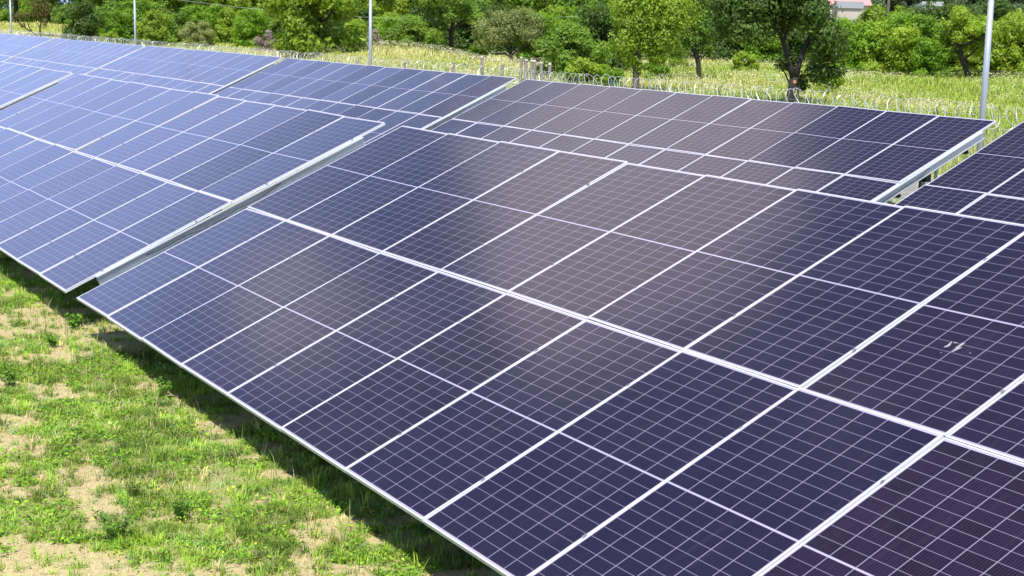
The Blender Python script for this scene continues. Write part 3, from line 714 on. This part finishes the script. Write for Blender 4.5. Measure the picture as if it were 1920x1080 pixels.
# 12 sparse leaning tree, drawn branch by branch
root = empty('tree', (*ground_at(74, 69), 0)); root.location.z = float(height(root.location.x, root.location.y)); root.rotation_euler = (0, 0, VR)
tag(root, 'sparse tree with bare dark branches leaning left, at the top left', 'tree')
b = MB()
for q, r0 in (([(-.2, 0, -.1), (-.8, 0, .45), (-1.7, 0, 1.0), (-2.5, 0, 1.7), (-3.2, 0, 2.1)], .13), ([(-.8, 0, .45), (-1.3, 0, 1.3), (-1.6, 0, 2.2), (-1.8, 0, 3.0)], .08), ([(.1, 0, -.1), (.1, 0, 1.0), (.3, 0, 2.0), (0, 0, 3.2), (-.2, 0, 4.6)], .12),
              ([(.1, 0, 1.0), (-.3, 0, 1.8), (-.7, 0, 2.9)], .06), ([(-1.7, 0, 1.0), (-1.9, 0, 1.8), (-2.3, 0, 2.6)], .06), ([(.3, 0, 2.0), (.8, 0, 2.6), (1.0, 0, 3.5)], .06), ([(-2.5, 0, 1.7), (-3.0, 0, 1.6), (-3.6, 0, 1.9)], .04),
              ([(-1.3, 0, 1.3), (-1.0, .2, 2.0), (-1.1, 0, 2.7)], .04), ([(0, 0, 3.2), (.6, 0, 4.0), (.9, 0, 5.0)], .05), ([(0, 0, 3.2), (-.8, 0, 4.0), (-1.2, 0, 4.8)], .05)):
    b.tube(q, [r0 * (1 - .75 * i / (len(q) - 1)) for i in range(len(q))], 7)
b.build('trunk', M['bark'], root, True)
lbs = [(.1, 0, 4.2, 1.3, 1.1, 1.2), (-.9, 0, 4.8, 1.0, 1, .8), (.8, 0, 3.4, .7, .7, .8), (.7, 0, 1.9, .45, .4, .9), (-1.7, 0, 2.7, .7, .6, .6), (-2.4, 0, 2.5, .6, .6, .5), (-3.1, 0, 2.1, .6, .5, .4), (-.6, 0, 2.9, .5, .5, .6), (.2, 0, 2.8, .7, .6, .7), (-2.3, 0, 1.3, .4, .4, .3), (.2, 0, 5.6, 1.4, 1.1, .9)]
me = crown('crown', lbs, 7500, 0.10, M['leaf_brown'], 112, gap=0.34, shell=0.2); link('crown', me, None, root)
# middle and left individual bushes: (proto, u, depth, scale, label)
IND = [
    ('bush4', 148, 172, 1.05, 'dark round bush beside the left grassy mound', 'bush'),
    ('bush2', 212, 178, 0.85, 'fresh green bush right of the dark round one, left of the second pole', 'bush'),
    ('bush1', 290, 172, 0.95, 'leafy bush directly right of the second pole from left', 'bush'),
    ('low2', 205, 165, 1.0, 'low bright bush at the foot of the hedge left of the second pole', 'shrub'),
    ('bush2', 470, 170, 0.95, 'vivid green bush left of the broad dense tree', 'bush'),
    ('twiggy', 497, 155, 1.1, 'brownish twiggy shrub just left of the broad dense tree', 'shrub'),
    ('twiggy', 690, 135, 1.35, 'purplish bare shrub behind the flowery mound by the middle pole', 'shrub'),
    ('bush2', 745, 142, 0.85, 'bright green bush right of the middle pole, behind the flowery mound', 'bush'),
    ('bush1', 672, 150, 0.80, 'yellow green bush left of the middle pole behind the mound', 'bush'),
    ('bush3', 775, 136, 0.95, 'leafy tree close to the left side of the round dark tree', 'tree'),
    ('low', 893, 128, 1.0, 'low vivid bush between the round dark tree and the small spreading tree', 'shrub'),
    ('bush3', 1075, 96, 0.92, 'dark leafy bush right of the short row of posts', 'bush'),
    ('bush4', 1130, 112, 1.05, 'shadowy dense bush left of the light green tree', 'bush'),
    ('low2', 1098, 84, 1.1, 'low light green shrub at the foot of the dark leafy bush', 'shrub'),
    ('low', 1145, 88, 1.0, 'low green shrub left of the straight grey trunk', 'shrub'),
    ('low', 1235, 98, 0.9, 'low vivid shrub between the straight trunk and the curved trunk', 'shrub'),
    ('low2', 1275, 118, 1.0, 'small shrub behind the curved dark trunk', 'shrub'),
    ('bush2', 1010, 128, 0.95, 'bright bush behind the right side of the small spreading tree', 'bush'),
    ('low2', 1400, 112, 0.9, 'low shrub in the meadow edge behind the big tree, left of its trunk', 'shrub'),
    ('tree_r', 1822, 103, 1.0, 'leafy tree with dark slanting trunk just left of the right pole', 'tree'),
    ('bush2', 1755, 104, 0.62, 'low dark green bush in the hedge foot left of the slanting trunk', 'bush'),
    ('low2', 1560, 84, 0.75, 'flowering low shrub just right of the big dark tree', 'shrub'),
]
for i, (k, u, D, s, lb_, ct) in enumerate(IND):
    x, y = xy_at(u, D); plant_tree(k, x, y, lb_, ct, s=s, rz=random.uniform(0, 6.28) if k != 'tree_r' else VR)
# hedge on the right and hedge on the left
r5 = random.Random(9)
def hedge(us, Df, sf, keys, label, group, cat='bush'):
    for i, u in enumerate(us):
        D = Df(u) + r5.uniform(-3, 3); x, y = xy_at(u + r5.uniform(-8, 8), D)
        plant_tree(keys[r5.randrange(len(keys))], x, y, label, cat, group, s=sf * r5.uniform(0.88, 1.12), rz=r5.uniform(0, 6.28))
hedge(range(1616, 1990, 44), lambda u: 108, 0.96, ['bush1', 'bush2', 'bush1', 'bush3'], 'sunlit green bush in the hedge closing the right hand meadow', 'hedge bushes right')
hedge([1598] + list(range(1660, 1990, 60)), lambda u: 120, 1.08, ['bush1', 'bush3', 'bush4'], 'bush in the second rank of the right hand hedge', 'second rank hedge bushes right')
hedge(range(-20, 560, 46), lambda u: 186 if u > 190 else 228, 1.12, ['bush1', 'bush2', 'bush3', 'bush3', 'bush4'], 'green bush in the dense hedge behind the left meadow', 'hedge bushes left')
hedge(range(600, 1570, 70), lambda u: 160 - (u - 600) * 0.03, 1.05, ['bush1', 'bush2', 'bush3', 'bush4'], 'bush in the thicket behind the middle trees', 'thicket bushes middle')
hedge(range(-30, 1540, 62), lambda u: 207, 1.05, ['tall1', 'tall2', 'tall1'], 'tall leafy tree in the wood behind the left and middle hedges', 'wood edge trees', 'tree')
hedge(range(1310, 1480, 60), lambda u: 150, 1.0, ['bush3', 'bush4'], 'shaded bush at the meadow edge behind the big dark tree', 'bushes behind the big tree')
hedge((1775, 1830, 1885, 1940, 1990), lambda u: 215, 0.78, ['tall3'], 'bluish green tree far beyond the right hand hedge', 'bluish trees far right', 'tree')
hedge((1590, 1650, 1715), lambda u: 246, 1.15, ['tall3'], 'dark bluish tree behind the far roofs at the top right', 'dark trees behind the roofs', 'tree')
hedge((1640, 1690), lambda u: 232, 0.66, ['tall2'], 'yellow green tree between the far roofs and the bluish trees', 'trees by the far roofs', 'tree')
# far wood as one mass
r = np.random.default_rng(55); lob = []
for u in np.arange(-140, 2100, 26):
    for k in range(5):
        D = 262 + r.uniform(-12, 22); x, y = xy_at(u + r.uniform(-15, 15), D); R_ = r.uniform(2.6, 4.4)
        lob.append((x, y, (2.5, 6.0, 9.5, 13.0, 16.5)[k] + r.uniform(-1.5, 1.5), R_, R_, R_ * 0.85))
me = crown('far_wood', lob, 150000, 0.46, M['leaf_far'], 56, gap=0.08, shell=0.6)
o = link('far_wood', me, None); tag(o, 'far wood of bluish green trees closing the view along the top', 'wood', kind='stuff')

# ------------------------------------------------------------------ far houses, utility pole, cable
def house(u, D, wd, dp, hw, hr, wallm, roofm, label, rz=None, cat='house'):
    x, y = xy_at(u, D); h0 = float(height(x, y)); root = empty('house', (x, y, h0)); tag(root, label, cat)
    root.rotation_euler = (0, 0, VR if rz is None else rz)
    b = MB(); b.box(-wd/2, wd/2, -dp/2, dp/2, -0.3, hw); b.build('wall', wallm, root)
    b = MB(); e = 0.35
    n = len(b.v)
    b.prof([(-dp/2 - e, 0), (dp/2 + e, 0), (dp/2 + e, 0.12), (0, hr), (-dp/2 - e, 0.12)], (-wd/2 - e, 0, hw + 0.003), (wd/2 + e, 0, hw + 0.003)); ro = b.build('roof', roofm, root)
    b = MB(); b.box(wd*0.2, wd*0.2 + 0.6, 0.3, 0.9, hw + hr * 0.5, hw + hr + 0.5); b.build('chimney', M['wall'], ro)
    for k in range(3):
        b = MB(); xx = -wd * 0.33 + k * wd * 0.33; b.box(xx - .5, xx + .5, -dp/2 - .03, -dp/2 - .002, hw * .42, hw * .82); b.build('window', M['darkglass'], root)
house(1568, 190, 6.2, 7, 5.9, 2.2, M['wall'], M['rooftile'], 'house with pink red tiled roof behind the big dark tree, top edge')
house(1040, 225, 9, 7, 5.6, 1.6, M['greywall'], M['greywall'], 'grey house half hidden in leaves at the top middle')
def flat_shed(u, D, wd, hw, wallm, roofm, label):
    x, y = xy_at(u, D); h0 = float(height(x, y)); root = empty('shed', (x, y, h0)); tag(root, label, 'shed'); root.rotation_euler = (0, 0, VR)
    b = MB(); b.box(-wd/2, wd/2, -1.5, 1.5, -0.3, hw); b.build('wall', wallm, root)
    b = MB(); b.prof([(-1.7, 0), (1.7, 0), (1.7, 0.75), (-1.7, 0.18)], (-wd/2 - .2, 0, hw + 0.003), (wd/2 + .2, 0, hw + 0.003)); b.build('roof', roofm, root)
    b = MB(); b.box(-0.45, 0.45, -1.54, -1.502, 0.1, 2.0); b.build('door', M['greywall'], root)
flat_shed(1586, 170, 2.6, 5.35, M['wall'], M['greywall'], 'plain pale wall shed with dark flat cap below the pink roof')
flat_shed(1738, 150, 1.7, 5.15, M['greywall'], M['sheet'], 'small shed with whitish sheet roof among the right hand trees')
x, y = xy_at(1664, 145); up = empty('utility_pole', (x, y, float(height(x, y)))); tag(up, 'grey brown utility pole rising beside the whitish shed roof', 'utility pole')
b = MB(); b.tube([(0, 0, -.3), (0, 0, 9.5)], [.16, .11], 10); b.build('shaft', M['barklight'], up, True)
b = MB(); b.box(-0.9, 0.9, -0.16, -0.115, 9.0, 9.12); b.build('crossarm', M['barklight'], up)
for k in (-0.8, 0, 0.8):
    b = MB(); b.tube([(k, -0.137, 9.122), (k, -0.137, 9.3)], [.04, .03], 8); b.build('insulator', M['sheet'], up, True)
x0, y0 = xy_at(-200, 130); x1, y1 = xy_at(1664, 144.8)
b = MB(); pts = []
for i in range(61):
    q = i / 60; pts.append((x0 + (x1 - x0) * q, y0 + (y1 - y0) * q, 9.3 - 21.7 * q * (1 - q)))
b.tube(pts, 0.008, 5); o = b.build('power_cable', M['razor'], None); tag(o, 'thin sagging overhead cable in front of the hedges along the top', 'cable')

# ------------------------------------------------------------------ foreground grass
def blades(P, h, wdt, lean, cols, r):
    """one bent blade each: 2 quads tapering; P (n,3)"""
    n = len(P); az = r.uniform(0, 2 * PI, n); u = np.stack([np.cos(az), np.sin(az), np.zeros(n)], -1)
    side = np.stack([-np.sin(az), np.cos(az), np.zeros(n)], -1)
    z = np.array([0, 0, 1.0]); w_ = (wdt * 0.5)[:, None]; hh = h[:, None]; ln = lean[:, None]
    m1 = P + z * hh * 0.6 + u * hh * ln * 0.35; tp = P + z * hh * np.sqrt(np.clip(1 - ln * ln * .6, .1, 1)) + u * hh * ln
    V = np.stack([P - side * w_, P + side * w_, m1 + side * w_ * 0.8, m1 - side * w_ * 0.8, tp + side * w_ * 0.12, tp - side * w_ * 0.12], 1)
    base = (np.arange(n) * 6)[:, None]
    Fc = np.concatenate([base + np.array([0, 1, 2, 3]), base + np.array([3, 2, 4, 5])], 1).reshape(-1, 4)
    C = np.repeat(cols, 6, 0)
    return V.reshape(-1, 3), Fc, C
def palette(r, n, cols, wts):
    cols = np.array(cols); k = r.choice(len(cols), n, p=np.array(wts) / sum(wts))
    return cols[k] * r.uniform(0.75, 1.3, (n, 1))
GRASS = [(.20, .34, .040), (.30, .44, .055), (.12, .235, .035), (.38, .44, .085), (.24, .36, .12), (.58, .51, .25)]
r = np.random.default_rng(71)
def in_view(x, y, z=0.05, mrg=60):
    P = np.stack([x, y, np.full_like(x, z - CZ)], -1) @ RC.T
    u = 960 + F * P[:, 0] / P[:, 2]; v = 540 + F * P[:, 1] / P[:, 2]
    return (P[:, 2] > 1) & (u > -mrg) & (u < 1920 + mrg) & (v > -mrg) & (v < 1080 + mrg)
nt_ = 150000                                  # tufts, each a rosette of bent blades
X = r.uniform(-40, -3.0, nt_); Y = r.uniform(-3.0, 7.2, nt_)
vm = vegmask(X, Y); clump = fbm(X * 4 + 40, Y * 4, 3)
keep = r.random(nt_) < np.clip(vm * 0.8 + 0.11, 0, 1) * np.clip(sstep(clump, 0.26, 0.58) + 0.12, 0, 1)
keep &= (Y < 4.7 + 0.12 * (-X)) & (in_view(X, Y, mrg=260) | (r.random(nt_) < 0.5))
X, Y, clump = X[keep], Y[keep], clump[keep]; NT = len(X); nb_ = r.integers(10, 26, NT); rep = np.repeat(np.arange(NT), nb_); n = len(rep)
pn = fbm(X * 0.9 + 70, Y * 0.9 + 12, 3)
Ct = palette(r, NT, GRASS, [5, 6, 3, 3, 2, 1.6]); yel = sstep(pn, 0.5, 0.65)[:, None]; Ct = Ct * (1 - yel * 0.5) + np.array([.30, .46, .035]) * yel * 0.5
ts = (0.021 + r.gamma(3, 0.0085, NT)) * (0.6 + 0.8 * clump)
XX = X[rep] + r.normal(0, 0.022, n); YY = Y[rep] + r.normal(0, 0.022, n)
P = np.stack([XX, YY, height(XX, YY) - 0.005], -1)
drift = fbm(X * 1.7 + 8, Y * 1.7 + 21, 3); Ct = Ct * (0.72 + 0.62 * sstep(drift, 0.36, 0.60))[:, None]
C = Ct[rep] * r.uniform(0.75, 1.25, (n, 1))
V1, F1, C1 = blades(P, ts[rep] * r.uniform(0.6, 1.4, n) * 1.25, r.uniform(0.004, 0.009, n), np.clip(np.abs(r.normal(0.75, 0.35, n)), 0, 1.25), C, r)
# tall stems along the table edge
n2 = 700; X2 = r.uniform(-24, -8, n2); Y2 = 4.35 + r.normal(0, 0.30, n2); P2 = np.stack([X2, Y2, height(X2, Y2)], -1)
V2, F2, C2 = blades(P2, r.uniform(0.10, 0.30, n2), r.uniform(0.004, 0.008, n2), np.clip(np.abs(r.normal(0.5, 0.25, n2)), 0, 1), palette(r, n2, [(.20, .30, .06), (.36, .36, .18)], [3, 2]), r)
F2 = F2 + len(V1)
me = mesh_np('grass', np.concatenate([V1, V2]), np.concatenate([F1, F2]), 4); vattr(me, 'tint', np.concatenate([C1, C2]))
me.materials.append(M['blade']); o = link('grass', me, None); tag(o, 'short patchy green grass growing in the sandy soil along the nearest table', 'grass', kind='stuff')
# broad leaved ground cover
n = 260000; X = r.uniform(-28, -7.5, n); Y = r.uniform(0.6, 6.5, n); cl = fbm(X * 2.6 + 11, Y * 2.6 + 5, 3)
keep = (r.random(n) < sstep(cl, 0.42, 0.58)) & in_view(X, Y, mrg=200) & (r.random(n) < np.clip(vegmask(X, Y) + 0.05, 0, 1)); X, Y = X[keep], Y[keep]; n = len(X)
P = np.stack([X, Y, height(X, Y) + r.uniform(0.0, 0.06, n)], -1); Nn = r.normal(size=(n, 3)) * 0.55 + np.array([0, 0, 1]); Nn /= np.linalg.norm(Nn, axis=1)[:, None]
V = leaves(P, Nn, 0.022, r, 1.6); me = mesh_np('ground_cover', V, np.arange(len(V)), 4)
vattr(me, 'tint', np.repeat(palette(r, n, [(.15, .32, .03), (.22, .43, .03), (.30, .50, .035), (.28, .34, .06), (.34, .22, .06)], [4, 5, 3, 2, .4]), 4, 0))
me.materials.append(M['blade']); o = link('ground_cover', me, None); tag(o, 'low broad leaved weeds mixed into the foreground grass', 'ground cover', kind='stuff')
n = 60000; X = r.uniform(-28, -7.5, n); Y = r.uniform(0.6, 6.0, n); k = in_view(X, Y, mrg=150) & (r.random(n) < 0.35 + 0.65 * sstep(fbm(X * 2, Y * 2 + 50, 3), .4, .6)); X, Y = X[k], Y[k]; n = len(X)
P = np.stack([X, Y, height(X, Y) + 0.002], -1)
V1, F1, C1 = blades(P, r.uniform(.02, .07, n), r.uniform(.003, .006, n), r.uniform(0.9, 1.3, n), palette(r, n, [(.60, .52, .28), (.45, .38, .20), (.30, .40, .10)], [3, 2, 2]), r)
me = mesh_np('dry_litter', V1, F1, 4); vattr(me, 'tint', C1); me.materials.append(M['blade']); o = link('dry_litter', me, None); tag(o, 'dry straw coloured blades and litter on the sandy soil', 'litter', kind='stuff')
# tiny yellow and white flowers
n = 90; X = r.uniform(-20, -9, n); Y = r.uniform(1.6, 4.4, n); P = np.stack([X, Y, height(X, Y) + r.uniform(0.06, 0.12, n)], -1)
Nn = r.normal(size=(n, 3)) * 0.3 + np.array([0, 0, 1]); Nn /= np.linalg.norm(Nn, axis=1)[:, None]
V = leaves(P, Nn, 0.022, r, 1.0); me = mesh_np('tiny_flowers', V, np.arange(len(V)), 4); vattr(me, 'tint', np.repeat(palette(r, n, [(.75, .62, .03), (.75, .75, .7)], [3, 1]), 4, 0))
me.materials.append(M['flower']); o = link('tiny_flowers', me, None); tag(o, 'tiny yellow and white flowers dotted through the foreground grass', 'flowers', kind='stuff')
# single weed plants that stand out
WE = [(215, 1015, .26, 'large dark bushy weed in the lower left grass, beside bare soil', 0), (342, 995, .17, 'small upright dark weed in front of bare soil, right of the large dark weed', 0),
      (18, 735, .24, 'dark leafy weed at the left edge, halfway down', 0), (310, 752, .19, 'dark low weed in the grass close to the table shadow', 0),
      (140, 625, .20, 'bright green weed in the sand by the corner of the nearest table', 1), (172, 605, .12, 'lone small weed in the shade between the two front tables', 1),
      (100, 655, .14, 'green weed clump on the sandy patch below the table corner', 1), (250, 940, .15, 'pale feathery weed above the large dark weed', 2), (440, 870, .15, 'yellowish weed near the shaded edge of the nearest table', 2)]
def weed(u, v, s, label, k):
    x, y = ground_at(u, v); root = empty('weed', (x, y, float(height(x, y)))); tag(root, label, 'weed', 'weeds in the foreground grass')
    rr = np.random.default_rng(int(u)); b = MB(); PL = []
    for j in range(9):
        a_ = rr.uniform(0, 6.28); hh = s * rr.uniform(0.6, 1.1); le = rr.uniform(0.1, 0.7) * s
        tip = Vector((math.cos(a_) * le, math.sin(a_) * le, hh)); mid = tip * 0.5 + Vector((0, 0, hh * 0.12)); b.tube([(0, 0, -.01), mid, tip], [.004, .003, .0015], 5)
        for q in np.linspace(0.25, 1, 26):
            p0 = Vector((0, 0, 0)).lerp(mid, q * 2) if q < .5 else mid.lerp(tip, q * 2 - 1)
            PL.append([p0.x + rr.normal(0, s * .10), p0.y + rr.normal(0, s * .10), max(0.005, p0.z + rr.normal(0, s * .06))])
    b.build('stem', M['leaf_mid'] if False else M['greenstem'], root)
    P = np.array(PL); Nn = rr.normal(size=P.shape) * 0.6 + np.array([0, 0, 0.9]); Nn /= np.linalg.norm(Nn, axis=1)[:, None]
    V = leaves(P, Nn, (0.022, 0.026, 0.016)[k] * (s / .2) ** .5, rr, 1.8); me = mesh_np('foliage', V, np.arange(len(V)), 4)
    vattr(me, 'tint', np.repeat(palette(rr, len(P), [[(.09, .19, .025), (.17, .30, .035)], [(.09, .23, .02), (.15, .30, .03)], [(.17, .25, .06), (.22, .24, .05)]][k], [1, 1]), 4, 0))
    me.materials.append(M['blade']); link('foliage', me, None, root)
M['greenstem'] = simple('green_stems', (0.10, 0.16, 0.04), 0.7, 0, 20, 0.2)
for wd_ in WE: weed(*wd_)

# ------------------------------------------------------------------ meadow grass and wildflowers beyond the fence
def meadow_pts(n, r, Dmin=28, Dmax=205, pw=1.0):
    u = np.where(r.random(n) < 0.86, r.uniform(-60, 1980, n), np.where(r.random(n) < 0.5, r.uniform(-500, -60, n), r.uniform(1980, 2500, n))); D = Dmin * (Dmax / Dmin) ** r.random(n)
    d = np.stack([(u - 960) / F, np.full(n, (40 - 540) / F), np.ones(n)], -1) @ RC
    x = d[:, 0] * D; y = d[:, 1] * D; k = (y > 31.0 + 1.0 * fbm(x * .3, y * .3)) ; return x[k], y[k], D[k], u[k]
r = np.random.default_rng(91)
X, Y, D_, U_ = meadow_pts(480000, r)
n = len(X); P = np.stack([X, Y, height(X, Y) - 0.02], -1)
dryn = fbm(X * .09 + 4, Y * .09, 4); left = sstep(-X, 75, 120); dry = np.clip(0.75 * sstep(dryn, 0.48, 0.66) + 0.45 * left, 0, 1)[:, None]
Cg = palette(r, n, [(.27, .38, .045), (.36, .46, .065), (.18, .30, .04), (.42, .46, .13)], [4, 4, 2, 2]); Cd = palette(r, n, [(.58, .52, .22), (.48, .46, .13), (.66, .60, .32)], [3, 3, 2])
C = np.where(r.random((n, 1)) < dry * 0.75, Cd, Cg)
h_ = r.uniform(0.16, 0.50, n) * (0.45 + 0.95 * fbm(X * .5, Y * .5, 3)) ; h_ *= np.where(X < -95, 0.75, 1)
V1, F1, C1 = blades(P, h_, (0.008 + D_ * 0.00036) * r.uniform(.7, 1.5, n), np.clip(np.abs(r.normal(0.5, 0.35, n)), 0, 1.1), C, r)
me = mesh_np('meadow_grass', V1, F1, 4); vattr(me, 'tint', C1); me.materials.append(M['blade'])
o = link('meadow_grass', me, None); tag(o, 'tall yellow green meadow grass beyond the fence', 'grass', kind='stuff')
X, Y, D_, U_ = meadow_pts(480000, r, 32, 150)
fl = fbm(X * .16 + 9, Y * .16 + 2, 4); fine = fbm(X * 1.3, Y * 1.3, 3)
dens = sstep(fl, 0.44, 0.62) * sstep(fine, 0.36, 0.6)
for (mx, my, amp, sx, sd, dx, dy) in MOUNDS[:1]: dens = dens + 1.7 * np.exp(-(((X - mx) ** 2 + (Y - my) ** 2) / 110.0)) * sstep(fine, 0.3, 0.5)
pu = np.exp(-((U_ - 940) / 120.0) ** 2) * np.exp(-((D_ - 88) / 22.0) ** 2); dens = dens + 2.0 * pu * sstep(fine, 0.3, 0.5)
k = r.random(len(X)) < np.clip(dens, 0, 1) * 0.36 + 0.003; X, Y, D_ = X[k], Y[k], D_[k]; rp = np.repeat(np.arange(len(X)), 4); X = X[rp] + r.normal(0, .10, len(rp)); Y = Y[rp] + r.normal(0, .10, len(rp)); D_ = D_[rp]; n = len(X)
P = np.stack([X, Y, height(X, Y) + r.uniform(0.30, 0.62, n)], -1); Nn = r.normal(size=(n, 3)) * 0.35 + np.array([0, 0, 1]); Nn /= np.linalg.norm(Nn, axis=1)[:, None]
sz_ = (0.030 + D_ * 0.00024) * r.uniform(.7, 1.4, n); V = leaves(P, Nn, 1.0, np.random.default_rng(1), 1.15)
V = (V.reshape(-1, 4, 3) - P[:, None]) * sz_[:, None, None] + P[:, None]
me = mesh_np('wildflowers', V.reshape(-1, 3), np.arange(4 * n), 4)
vattr(me, 'tint', np.repeat(palette(r, n, [(.64, .61, .37), (.68, .65, .48), (.60, .56, .28)], [4, 3, 2]), 4, 0)); me.materials.append(M['flower'])
o = link('wildflowers', me, None); tag(o, 'cream white wildflower heads scattered over the meadow beyond the fence', 'wildflowers', kind='stuff')
# grass between and behind the rows (seen through the gaps)
r = np.random.default_rng(13); n = 60000; X = r.uniform(-70, -18, n); Y = r.uniform(8, 25.3, n); k = (r.random(n) < 0.25 + 0.75 * sstep(fbm(X, Y), .4, .55)) & in_view(X, Y); X, Y = X[k], Y[k]; n = len(X)
P = np.stack([X, Y, height(X, Y) - .01], -1); V1, F1, C1 = blades(P, r.uniform(.06, .25, n), r.uniform(.01, .02, n), np.clip(np.abs(r.normal(.4, .3, n)), 0, 1), palette(r, n, GRASS, [5, 6, 3, 3, 2, 1]), r)
me = mesh_np('grass', V1, F1, 4); vattr(me, 'tint', C1); me.materials.append(M['blade']); o = link('grass', me, None); tag(o, 'rough grass between the two rows of solar tables and along the fence', 'grass', kind='stuff')
